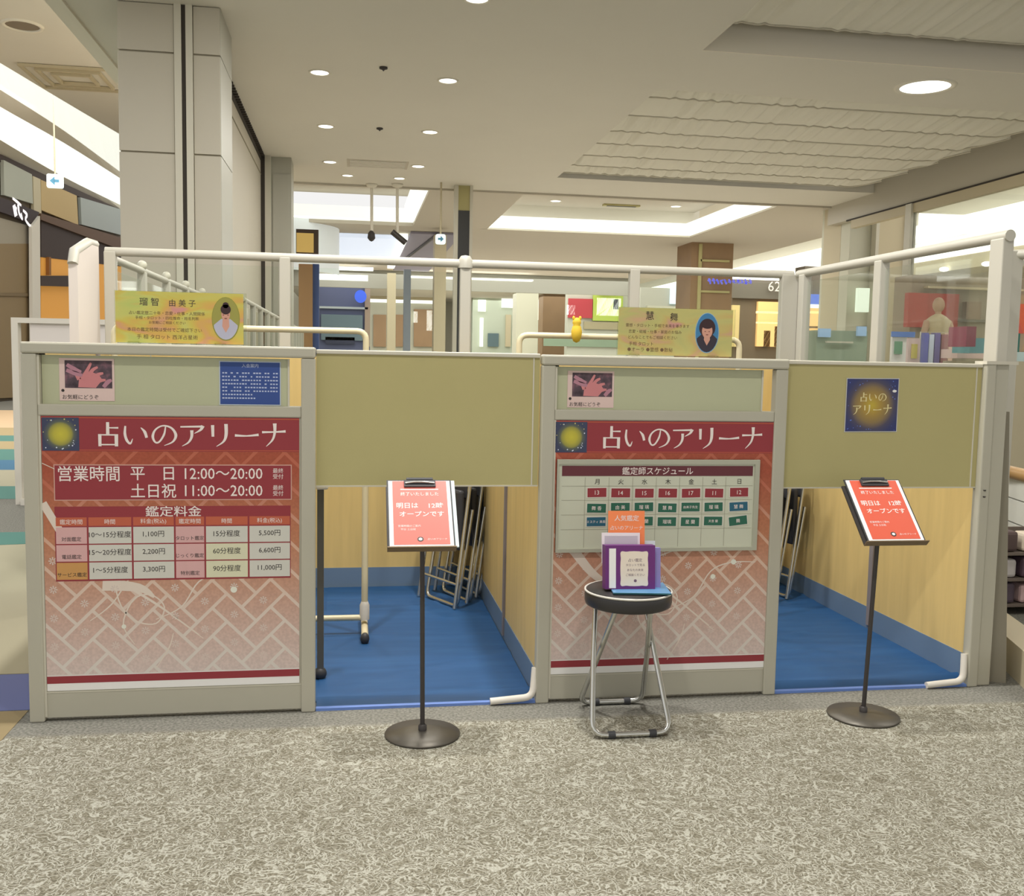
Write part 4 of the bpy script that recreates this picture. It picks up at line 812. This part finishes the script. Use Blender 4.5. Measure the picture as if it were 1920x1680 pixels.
t2, F2, W2, H2 = poster(.861, 1.856, .127, 1.245, 'right poster mostly covered by the weekly schedule board', .66)
mb = MB(); swirls(mb, F2, (.25, .26), .95, .0018); mb.ribbon(F2, [(.09, .56), (.18, .45), (.28, .38)], [.045, .035, .02], .0022, .0022); mb.build('ribbon_print', mat('ribbon_white2', (222, 208, 194), .5), t2)
mb = MB(); mb.ell(F2, .83, .49, .012, .012, .002, .003); mb.ell(F2, .735, .425, .011, .011, .002, .003); mb.build('pearl_print', mat('pearl2', (226, 226, 212), .4), t2)
# schedule board
sx0, sx1, sz0, sz1 = .872, 1.79, .672, 1.078
t = thing('schedule_board', (sx0, FY-.004, sz0), 'grey framed weekly schedule board fixed over the right poster', 'board')
Fs = Fr((sx0, FY-.002, sz0)); Ws, Hs = sx1-sx0, sz1-sz0
MB().rect(Fs, 0, Ws, 0, Hs, 0, .006).build('sheet', mat('schedule_sheet', (204, 206, 186), .4), t)
mb = MB(); [mb.rect(Fs, *q, .0, .014) for q in ((0, Ws, 0, .016), (0, Ws, Hs-.02, Hs), (0, .008, .016, Hs-.02), (Ws-.022, Ws, .016, Hs-.02))]; mb.build('frame', mat('schedule_frame', (176, 176, 158), .4), t)
MB().rect(Fs, .022, Ws-.03, Hs-.072, Hs-.028, .006, .0075).build('header_band', M_wine, t)
mb = MB(); mb.text(Fs, '鑑定師スケジュール', Ws*.49, Hs-.05, .036, .008, 'c', .006); mb.build('header_lettering', M_wink, t)
ce = [.022]+[.125+.1065*k for k in range(8)]; ce[-1] = Ws-.028
rr = [Hs-.078, Hs-.116, Hs-.178, Hs-.242, Hs-.306, .02]
mb = MB(); [mb.rect(Fs, c-.001, c+.001, rr[-1], rr[0], .006, .0068) for c in ce[1:-1]]; [mb.rect(Fs, ce[0], ce[-1], z-.001, z+.001, .006, .0068) for z in rr[1:-1]]; mb.build('grid_lines', mat('grid_line', (168, 166, 148), .5), t)
mb = MB(); days = '月火水木金土日'
for k, s in enumerate(days): mb.text(Fs, s, (ce[k+1]+ce[k+2])/2, (rr[0]+rr[1])/2, .026, .0075, 'c', 0)
mb.build('day_lettering', M_ink, t)
M_green = mat('plate_green', (50, 104, 84), .4); M_teal = mat('plate_teal', (48, 100, 122), .4); M_plateedge = mat('plate_white_edge', (222, 218, 206), .4)
names = [['舞 香', '由 美', '瑠 璃', '慧 舞', '由美子先生', '瑠 璃', '慧 舞'], ['ミスティ 美香', '天 音', '星 蘭', '瑠璃', '星 蘭', '天音 蘭', '舞']]
dn = ['Monday', 'Tuesday', 'Wednesday', 'Thursday', 'Friday', 'Saturday', 'Sunday']; nums = ['13', '14', '15', '16', '17', '11', '12']
rnd = random.Random(2)
for k in range(7):
    cx = (ce[k+1]+ce[k+2])/2
    for r_ in range(3):
        cz_ = (rr[r_+1]+rr[r_+2])/2+rnd.uniform(-.003, .003); an = rnd.uniform(-.02, .02)
        if (k, r_) == (6, 1): an = .05
        if (k, r_) == (6, 2): an = .12
        o_ = Fs(cx, cz_, .0068); Fp = Fr(o_, (math.cos(an), 0, math.sin(an)), (-math.sin(an), 0, math.cos(an)))
        if r_ == 0: l = 'small red date plate reading %s in the %s column of the schedule board' % (nums[k], dn[k]); nm = 'date_plate'; m_ = M_red
        else: l = 'small %s name plate in the %s column, %s name row of the board' % ('teal' if (k, r_) in ((0, 2), (6, 1)) else 'green', dn[k], 'upper' if r_ == 1 else 'lower'); nm = 'name_plate'; m_ = M_teal if (k, r_) in ((0, 2), (6, 1)) else M_green
        p = thing(nm, o_, l, 'plate', 'date plates on the schedule board' if r_ == 0 else 'name plates on the schedule board')
        MB().rect(Fp, -.046, .046, -.023, .023, 0, .0015).build('edge', M_plateedge, p); MB().rect(Fp, -.042, .042, -.0195, .0195, .0015, .0025).build('face', m_, p)
        mb = MB(); s = nums[k] if r_ == 0 else names[r_-1][k]; mb.text(Fp, s, 0, 0, .026 if r_ == 0 else (.02 if len(s) < 4 else .0135), .0029, 'c', .003); mb.build('lettering', M_wink, p)
# notices behind the strip windows
M_photo = mat_noise_ramp('dark_photo', [(.3, (62, 52, 58)), (.55, (92, 76, 84)), (.75, (150, 104, 116))], 26, 3)
def hands(x0, x1, z0, z1, label):
    F = Fr((x0, FY+.027, z0)); W_, H_ = x1-x0, z1-z0; t = thing('notice', (x0, FY+.027, z0), label, 'notice', 'pink palm photo notices in the strip windows')
    MB().rect(F, 0, W_, 0, H_, 0, .001).build('sheet', mat('pink_sheet', (222, 196, 188), .5), t); MB().rect(F, W_*.1, W_*.96, H_*.30, H_*.95, .001, .0014).build('photo', M_photo, t)
    mb = MB()
    def sc(P): return [(W_*a, H_*b) for a, b in P]
    mb.poly(F, sc([(.34, .32), (.66, .31), (.78, .5), (.72, .62), (.55, .7), (.36, .55)]), .0014, .0018, 0)
    for P in ([(.4, .5), (.5, .7), (.58, .9)], [(.5, .5), (.6, .72), (.7, .8)], [(.58, .5), (.7, .62), (.8, .66)], [(.62, .42), (.74, .48), (.84, .5)], [(.36, .5), (.3, .66), (.26, .8)]): mb.ribbon(F, sc(P), [.016, .014, .008], .002, .002, 0)
    for P in ([(.14, .85), (.28, .74), (.4, .68)], [(.13, .72), (.3, .64), (.42, .6)], [(.8, .33), (.88, .45), (.95, .5)]): mb.ribbon(F, sc(P), [.014, .018, .01], .0022, .0022, 1)
    mb.build('hand_picture', [mat('hand_pink', (206, 132, 134), .5), mat('hand_mauve', (180, 130, 144), .5)], t)
    mb = MB(); mb.ell(F, W_*.06, H_*.24, .006, .006, .001, .0014); mb.text(F, 'お気軽にどうぞ', W_*.05, H_*.09, .02, .0015, 'l', .004); mb.build('caption', M_ink, t)
hands(-1.148, -.940, 1.305, 1.474, 'pink notice with a palm photo in the left strip window'); hands(.917, 1.123, 1.300, 1.458, 'pink notice with a palm photo in the right strip window')
F = Fr((-.53, FY+.027, 1.298)); W_, H_ = .237, .172
t = thing('notice', F.o, 'blue notice full of small white text in the left strip window', 'notice')
MB().rect(F, -.004, W_+.004, -.004, H_+.004, 0, .0008).build('border', mat('notice_border', (190, 200, 210), .5), t); MB().rect(F, 0, W_, 0, H_, .0008, .0014).build('sheet', mat('notice_blue', (58, 82, 146), .5), t)
mb = MB(); mb.text(F, '入会案内', W_*.5, H_*.92, .017, .0018, 'c', .003); rnd = random.Random(9)
for r_ in range(8):
    z = H_*(.74-.085*r_)
    for k in range(20):
        if rnd.random() < .12 or (r_ > 5 and k > 11): continue
        a = .012+k*.0112; e = rnd.uniform(.003, .0045); mb.rect(F, a-e, a+e, z-.0025, z+.003, .0015, .0018)
mb.build('lettering', mat('notice_ink', (186, 196, 224), .5), t)
mb = MB(); mb.box(-.28, -.262, FY+.01, FY+.02, 1.355, 1.375); 
# blue poster on the right board
F = Fr((2.209, FY+.0285, 1.205), (1, 0, .01)); W_, H_ = .250, .238
t = thing('poster', F.o, 'dark blue star poster with a golden glow on the right beige board', 'poster')
p = F(W_/2, H_/2, .001)-F.o
MB().rect(F, -.004, W_+.004, -.004, H_+.004, 0, .0008).build('border', mat('poster_border', (196, 196, 190), .5), t)
MB().rect(F, 0, W_, 0, H_, .0008, .0014).build('sheet', mat_radial('gold_glow', p.x, p.y, p.z, .16, [(0, (196, 172, 56)), (.25, (172, 142, 62)), (.5, (138, 116, 74)), (.68, (74, 70, 92)), (.85, (50, 56, 104)), (1, (44, 52, 110))]), t)
mb = MB(); 
mb2 = MB(); 
for i, ch in enumerate('占いの'):
    for q_, (pts, ws) in enumerate(BR[ch]): mb2.ribbon(F, [(.062+i*.046+x*.04, .135+y*.042) for x, y in pts], [q*.055 for q in ws], .0018, .0018+q_*.00012)
for i, ch in enumerate('アリーナ'):
    for q_, (pts, ws) in enumerate(BR[ch]): mb2.ribbon(F, [(.03+i*.05+x*.043, .075+y*.048) for x, y in pts], [q*.06 for q in ws], .0018, .0018+q_*.00012)
mb2.build('lettering', mat('gold_ink', (226, 214, 160), .5), t)
rnd = random.Random(4); mb = MB()
for k in range(60):
    x = rnd.random()*W_; y = rnd.random()*H_
    if math.hypot(x-W_/2, y-H_/2) > .1 and .004 < x < W_-.004 and .004 < y < H_-.004: e = rnd.uniform(.001, .0028); mb.ell(F, x, y, e, e, .0014, .0018, 0, 6)
mb.build('stars', mat('star_blue', (110, 140, 230), .5), t)
MB().ell(F, W_-.018, H_-.055, .01, .006, .0014, .003).build('tape', M_paper, t)

# ================================================================= NAME BOARDS on top
M_nb = mat_noise_ramp('name_board_print', [(.30, (214, 150, 140)), (.42, (216, 174, 92)), (.5, (208, 192, 92)), (.58, (204, 200, 110)), (.66, (190, 200, 110)), (.75, (214, 176, 100))], 5, 2, (1, 1, 2.2), .3, .8)
M_nb2 = mat_noise_ramp('name_board_print_b', [(.30, (206, 152, 140)), (.42, (200, 178, 110)), (.5, (196, 188, 118)), (.58, (190, 186, 118)), (.68, (206, 170, 130))], 5, 2, (1, 1, 2.2), .3, .8)
def nameboard(x0, x1, z0, z1, label, m, kana, lines, dark, bob, W_pr):
    t = thing('name_board', ((x0+x1)/2, FY+.02, z0), label, 'sign', 'name boards on top of the partitions')
    F = Fr((x0, FY+.018, z0)); W_, H_ = x1-x0, z1-z0
    MB().rect(F, -.004, W_+.012, -.002, H_+.002, -.006, -.001).build('acrylic_plate', M_acryl, t); MB().rect(F, 0, W_pr, 0, H_, -.001, .0005).build('print', m, t)
    mb = MB(); mb.box(x0+.05, x0+.09, FY-.01, FY+.04, z0-.004, z0+.004); mb.box(x1-.11, x1-.07, FY-.01, FY+.04, z0-.004, z0+.004); mb.build('foot', M_acryl, t)
    mb = MB()
    for s, a, b, sz in kana: mb.text(F, s, a*W_, b*H_, sz, .001, 'c', .006)
    mb.build('name_lettering', mat('board_ink', (84, 74, 62), .5), t)
    mb = MB()
    for s, a, b, sz in lines: mb.text(F, s, a*W_, b*H_, sz, .001, 'c', .0)
    mb.build('small_lettering', mat('board_ink_soft', (116, 92, 66), .5), t)
    ca, cb, ra, rb = .86*W_ if not dark else .78*W_, .5*H_, .052, .085
    if dark: ca = .775*W_
    pr = MB().ell(F, ca, cb, ra+.003, rb+.003, .0005, .001).build('portrait', mat('oval_rim'+('b' if dark else 'a'), (150, 180, 196) if dark else (150, 150, 70), .5), t)
    MB().ell(F, ca, cb, ra, rb, .001, .0014).build('portrait_ground', mat('oval_bg'+('b' if dark else 'a'), (70, 130, 176) if dark else (160, 156, 80), .5), pr)
    hair = mat('print_hair', (66, 48, 50), .6); skin = mat('print_skin', (214, 160, 140), .6); cl = mat('print_dark_cloth', (62, 56, 66), .6) if dark else mat('print_pale_cloth', (188, 188, 206), .6)
    def inside(P): return [(ca+a, cb+b) for a, b in P]
    sh = []
    for i in range(15):
        a = -math.pi+math.pi*i/14; sh.append((ra*.98*math.cos(a), rb*.98*math.sin(a)))
    sh = [p_ for p_ in sh if p_[1] < -.02]; sh = [(-ra*.9, -.025), ]+sh+[(ra*.9, -.025), (.018, .0), (-.018, .0)]
    mb = MB(); mb.poly(F, inside(sh), .0014, .0018); mb.build('clothing', cl, pr)
    mb = MB(); mb.poly(F, inside([(-.012, .0), (.012, .0), (.014, -.03), (0, -.055), (-.014, -.03)]), .0018, .0021)
    if bob: mb.ell(F, ca, cb+.008, .024, .032, .0022, .0026)
    else: mb.ell(F, ca, cb+.018, .017, .026, .0022, .0026)
    mb.build('face', skin, pr)
    mb = MB()
    if bob:
        mb.ell(F, ca, cb+.022, .037, .04, .0018, .0021); mb.ell(F, ca, cb+.036, .028, .018, .0026, .0029)
    else: mb.ell(F, ca, cb+.038, .02, .02, .0026, .0029); mb.ell(F, ca, cb+.055, .012, .012, .0026, .0029)
    mb.build('hair', hair, pr)
    mb = MB(); zc = cb+(.006 if bob else .016)
    for s in (-1, 1): mb.ell(F, ca+s*.009, zc, .0035, .0018, .0026, .0029, 0, 10)
    mb.ell(F, ca, zc-.014, .006, .002, .0026, .0029, 0, 10); mb.build('facial_features', mat('print_features', (120, 62, 60), .6), pr)
    return t
nameboard(-.93, -.436, 1.541, 1.745, 'yellow and orange name board with portrait on the left partition', M_nb, [('瑠 智', .26, .8, .034), ('由 美 子', .52, .79, .030)], [('占い鑑定歴二十年・恋愛・仕事・人間関係', .4, .585, .0155), ('手相・タロット・四柱推命・姓名判断', .4, .49, .0145), ('お気軽にご相談ください', .4, .4, .013), ('本日の鑑定時間は受付でご確認下さい', .38, .26, .017), ('手 相 タロット 西洋占星術', .4, .12, .02)], False, False, .494)
nameboard(1.133, 1.650, 1.531, 1.735, 'paler yellow name board with blue oval portrait on the right partition', M_nb2, [('慧', .27, .84, .040), ('舞', .48, .82, .038)], [('霊感・タロット・手相で未来を導きます', .34, .63, .016), ('恋愛・結婚・仕事・家庭のお悩み', .32, .5, .016), ('どんなことでもご相談ください', .3, .38, .016), ('手相 タロット', .2, .24, .018), ('●オーラ ●霊感 ●数秘', .28, .12, .02)], True, True, .517)

# ================================================================= GARMENT RACKS in the booths
def rack(x0, x1, y, zt, label, full=True):
    t = thing('garment_rack', ((x0+x1)/2, y, 0), label, 'rack', 'cream pipe garment racks')
    MB().tube(smoothpath([(x0, y, zt-.25), (x0, y, zt), (x1, y, zt), (x1, y, zt-.25)], .05), .016, 12).build('top_bar', M_cream, t)
    for x in (x0, x1):
        MB().tube([(x, y, .09), (x, y, zt-.2)], .018, 12).build('upright', M_cream, t)
        f = MB().tube([(x, y-.16, .045), (x, y+.25, .07)], .019, 12).build('foot', M_cream, t)
        for yy in (y-.17, y+.25): MB().ball((x, yy, .032), .024, .024, .03).build('caster', M_black, f)
        MB().lathe((x, y, .09), [(.026, 0), (.026, .08), (.018, .1)], 12).build('socket', M_white, t)
    MB().tube([(x0, y, .10), (x1, y, .10)], .016, 12).build('cross_bar', M_cream, t)
    return t
rack(-1.19, .072, 5.28, 1.635, 'cream pipe garment rack standing in the left booth'); rack(.89, 2.14, 5.28, 1.635, 'cream pipe garment rack in the right booth behind the partition')
t = thing('clamp_pole', (-.155, 5.0, 0), 'dark grey pole with white clamp at the left edge of the left opening', 'pole')
MB().box(-.155, -.125, 4.55, 4.58, .04, .92).build('pole', mat('grey_pole', (96, 94, 88), .5), t); MB().box(-.16, -.105, 4.53, 4.59, .895, .94, bev=.008).build('clamp', M_white, t)
MB().ball((-.14, 4.565, .03), .03, .03, .03).build('foot', M_black, t)
# small yellow ornament on the right rack
c = atY(1079, 615, 5.26); t = thing('ornament', c, 'small yellow plush charm hanging on the right garment rack', 'ornament')
MB().lathe((c.x, c.y-.03, c.z-.06), [(.001, -.02), (.018, -.012), (.027, .015), (.03, .04), (.024, .065), (.019, .075), (.024, .085), (.022, .1), (.012, .112), (.001, .115)], 16).build('body', mat('ornament_yellow', (226, 190, 60), .6), t)
for q in (-1, 1): MB().ball((c.x+q*.018, c.y-.03, c.z+.052), .008, .008, .012).build('ear', mat('ornament_yellow', (226, 190, 60), .6), t)

# ================================================================= FOLDED CHAIRS
def fchair(x, y, ang, label):
    t = thing('folding_chair', (x, y, 0), label, 'chair', 'folded pipe chairs in the booths')
    F = rotF(x, y, 0, ang)   # a: width, b: depth toward wall, c: up
    w_ = .2
    def P(a, b, c): return F(a, b, c)
    MB().tube(smoothpath([P(-w_, -.02, .02), P(-w_*.95, .10, .85), P(w_*.95, .10, .85), P(w_, -.02, .02)], .07), .0115, 10).build('front_frame', M_chrome, t)
    MB().tube(smoothpath([P(-w_*.85, .12, .60), P(-w_*.85, .02, .02), P(w_*.85, .02, .02), P(w_*.85, .12, .60)], .05), .0115, 10).build('rear_frame', M_chrome, t)
    MB().tube([P(-w_, -.0, .16), P(w_, -.0, .16)], .009, 8).build('stretcher', M_chrome, t)
    MB().box(-.18, .18, .02, .06, .36, .72, F=F, bev=.015).build('seat', M_black, t); MB().box(-.17, .17, .08, .11, .66, .86, F=F, bev=.012).build('backrest', M_black, t)
rad = math.radians
fchair(.53, 5.92, rad(-62), 'nearest folded pipe chair with shiny legs behind the left sign stand')
fchair(.63, 6.05, rad(-66), 'middle folded pipe chair leaning in the corner of the left booth')
fchair(.72, 6.2, rad(-70), 'farthest folded pipe chair in the corner of the left booth')
fchair(2.70, 6.0, rad(-75), 'folded pipe chair leaning in the back of the right booth, right one'); fchair(2.56, 5.9, rad(-75), 'folded pipe chair in the back of the right booth, left one')

# ================================================================= SIGN STANDS
M_redp = mat('flyer_red', (222, 104, 90), .35, spec=.5); M_redp2 = mat('flyer_orange_red', (212, 92, 68), .35, spec=.5)
def stand(bx, by, tx, ty, cx, label, cl_label, m, extra):
    t = thing('sign_stand', (bx, by, 0), label, 'stand', 'clipboard sign stands')
    MB().lathe((bx, by, 0), [(.001, 0), (.148, 0), (.151, .004), (.149, .009), (.06, .016), (.02, .019), (.001, .02)], 48).build('base', mat('stand_base', (92, 88, 80), .4, .5), t)
    MB().lathe((bx, by, .018), [(.017, 0), (.017, .02), (.011, .026)], 16).build('collar', M_dark, t)
    MB().tube([(bx, by, .02), (tx, ty, .775)], .0095, 12).build('pole', M_dark, t)
    # tilted plate
    tl = rad(45); up = Vector((0, math.sin(tl), math.cos(tl))); nn = Vector((0, -math.cos(tl), math.sin(tl)))
    F = Fr((cx, 3.69, .79), (1, 0, 0), up, nn)
    hw = .131 if extra else .139; MB().rect(F, -hw, hw, .0, .30, -.028, -.020).build('back_plate', M_dark, t); MB().rect(F, -hw, hw, -.004, .0, -.028, .004).build('lip', mat('lip_bronze', (126, 108, 84), .4, .4), t)
    MB().tube([(tx, ty, .76), F(0, .11, -.028)], .012, 10).build('bracket', M_dark, t)
    # clipboard resting on the plate
    cb = thing('clipboard', F(0, 0, -.018), cl_label, 'clipboard', 'clipboards on the sign stands')
    if extra:
        MB().rect(F, -.112, .142, .006, .325, -.019, -.012).build('under_sheets', mat('under_sheet', (200, 216, 216), .4), cb)
    MB().rect(F, -.128, .128, .002, .325, -.0115, -.008).build('board', M_black, cb); MB().rect(F, -.122, .122, .006, .318, -.0075, -.004).build('paper', M_paper, cb)
    MB().rect(F, -.106, .108, .012, .316, -.0038, -.003).build('red_print', m, cb)
    mb = MB(); mb.rect(F, -.06, .065, .285, .318, -.003, .004); mb.rect(F, -.05, .055, .318, .327, -.006, .006); mb.build('clip', M_black, cb)
    MB().tube([F(-.055, .30, .006), F(-.02, .303, .009), F(.02, .303, .009), F(.06, .30, .006)], .004, 8).build('clip_bar', M_chrome, cb)
    mb = MB(); mb.rect(F, -.075, .075, .272, .277, -.0028, -.0026)
    mb.text(F, '終了いたしました', 0, .252, .019, -.0025, 'c', .006); mb.text(F, '明日は', -.05, .195, .029, -.0025, 'c', .012); mb.text(F, '12時', .062, .195, .029, -.0025, 'c', .012, 1.1); mb.text(F, 'オープンです', .005, .155, .028, -.0025, 'c', .012, 1.05)
    for s, a, b in (('営業時間のご案内', -.045, .098), ('平日 土日祝', -.05, .082), ('占いのアリーナ', .06, .036)): mb.text(F, s, a, b, .011, -.0025, 'c', 0)
    mb.build('lettering', M_wink, cb)
    MB().ell(F, -.005, .036, .012, .011, -.003, -.0022).build('round_mark', M_dark, cb); MB().ell(F, -.005, .036, .007, .006, -.0022, -.0018).build('mark_centre', M_paper, cb)
    return t
stand(.284, 3.835, .276, 3.845, .265, 'black pole sign stand with round base in front of the left booth', 'clipboard with red closing notice and loose under sheets on the left stand', M_redp, True)
stand(2.18, 3.835, 2.185, 3.8, 2.212, 'slightly leaning black pole sign stand in front of the right booth', 'clipboard with orange-red closing notice on the right stand', M_redp2, False)

# ================================================================= STOOL with brochure holder
sc_ = Vector((1.131, 3.88, 0)); ZS = .50
t = thing('folding_stool', (1.131, 3.9, 0), 'round black padded folding stool with chrome legs before the right poster', 'stool')
MB().lathe((sc_.x, sc_.y, ZS), [(.001, 0), (.165, .0), (.176, .006), (.180, .02), (.180, .05), (.176, .062), (.168, .068), (.001, .07)], 56).build('seat', mat('black_vinyl', (48, 46, 46), .35, spec=.5), t)
mb = MB(); mb.tube([(sc_.x+.178*math.cos(2*math.pi*k/56), sc_.y+.178*math.sin(2*math.pi*k/56), ZS+.062) for k in range(56)], .0045, 6, closed=True); mb.build('piping', mat('white_piping', (210, 206, 196), .4), t)
r = .0115
f = MB().tube(smoothpath([(1.02, 3.98, ZS), (.985, 3.86, .26), (.951, 3.71, .014), (1.276, 3.71, .014), (1.255, 3.86, .26), (1.23, 3.98, ZS)], .06), r, 12).build('front_leg_loop', M_chrome, t)
g = MB().tube(smoothpath([(1.055, 3.79, ZS), (1.02, 3.93, .26), (.985, 4.09, .014), (1.27, 4.09, .014), (1.235, 3.93, .26), (1.20, 3.79, ZS)], .06), r, 12).build('rear_leg_loop', M_chrome, t)
for x in (1.03, 1.2): MB().tube([(x-.014, 3.71, .014), (x+.014, 3.71, .014)], .016, 10).build('rubber_foot', M_black, f)
for x in (1.06, 1.2): MB().tube([(x-.014, 4.09, .014), (x+.014, 4.09, .014)], .016, 10).build('rubber_foot', M_black, g)
ZT = ZS+.071
t = thing('blue_folder', (1.2, 3.85, ZT), 'glossy blue folder lying flat on the stool seat', 'folder'); F = rotF(1.185, 3.855, ZT, rad(-8))
MB().box(-.135, .10, -.105, .09, 0, .008, F=F, bev=.002).build('cover', mat('folder_blue', (96, 146, 186), .25, spec=.6), t); MB().box(-.135, .10, -.106, -.104, .001, .007, F=F).build('page_edge', mat('folder_teal', (48, 96, 104), .5), t)
ZT += .0085
t = thing('brochure_holder', (1.12, 3.86, ZT), 'purple leaflet holder with an ornate white label standing on the stool', 'holder'); F = Fr((1.122, 3.82, ZT), (1, -.06, 0), (0, .1, 1), (0, -1, .1))
MB().rect(F, -.103, .103, 0, .178, -.05, -.0).build('box', mat('holder_purple', (108, 50, 116), .4), t)
mb = MB(); pts = []
for k in range(48):
    a = 2*math.pi*k/48; rx = .060; rz_ = .074; q = 1+.07*math.cos(4*a+math.pi)+.03*math.cos(8*a); sx_ = abs(math.cos(a))**.5*math.copysign(1, math.cos(a)); sy_ = abs(math.sin(a))**.5*math.copysign(1, math.sin(a)); pts.append((.016+rx*sx_*q, .083+rz_*sy_*q))
mb.poly(F, pts, 0, .0012); mb.build('ornate_label', mat('label_cream', (232, 218, 200), .5), t)
mb = MB(); mb.rect(F, -.088, -.06, .004, .165, 0, .001); mb.build('white_strip', M_paper, t)
mb = MB(); mb.text(F, '占い鑑定', .02, .118, .015, .0016, 'c', 0); mb.text(F, 'タロットで見る', .02, .098, .0115, .0016, 'c', 0); mb.text(F, 'あなたの未来', .02, .078, .0115, .0016, 'c', 0); mb.text(F, 'ご相談ください', .02, .058, .0115, .0016, 'c', 0); mb.ell(F, .02, .034, .006, .006, .001, .0018); mb.build('lettering', mat('label_ink', (120, 96, 110), .5), t)
MB().rect(F, .104, .135, .0, .165, -.06, -.03).build('side_leaflet', mat('leaflet_lilac', (150, 140, 196), .4), t)
for (a0, a1, b0, b1, c0, rgb, l, txt, sz) in ((-.105, .055, .10, .225, -.056, (236, 228, 230), 'white leaflet with pale text standing in the purple holder', '占い教室 生徒募集', .016), (-.075, .078, .1, .315, -.066, (246, 140, 88), 'orange card with white text standing highest in the purple holder', '', .02), (.05, .125, .1, .19, -.075, (220, 224, 226), 'small white card standing at the right of the purple holder', '', .02)):
    o_ = thing('leaflet', F(a0, b0, c0), l, 'leaflet', 'leaflets standing in the purple holder'); MB().rect(F, a0, a1, b0, b1, c0, c0+.002).build('sheet', mat('leaf_%d' % int(a0*-1000+500), rgb, .5), o_)
    mb = MB()
    if rgb[0] == 246: mb.text(F, '人気鑑定', .002, .285, .026, c0+.003, 'c', .004); mb.text(F, '占いのアリーナ', .002, .245, .020, c0+.003, 'c', .004)
    elif txt: mb.rect(F, a0+.012, a1-.01, b1-.05, b1-.012, c0+.002, c0+.003); 
    else: mb.rect(F, a0+.01, a1-.01, b1-.02, b1-.012, c0+.002, c0+.003)
    mb.build('print', M_wink if rgb[0] == 246 else mat('pale_print', (196, 190, 196), .5), o_)
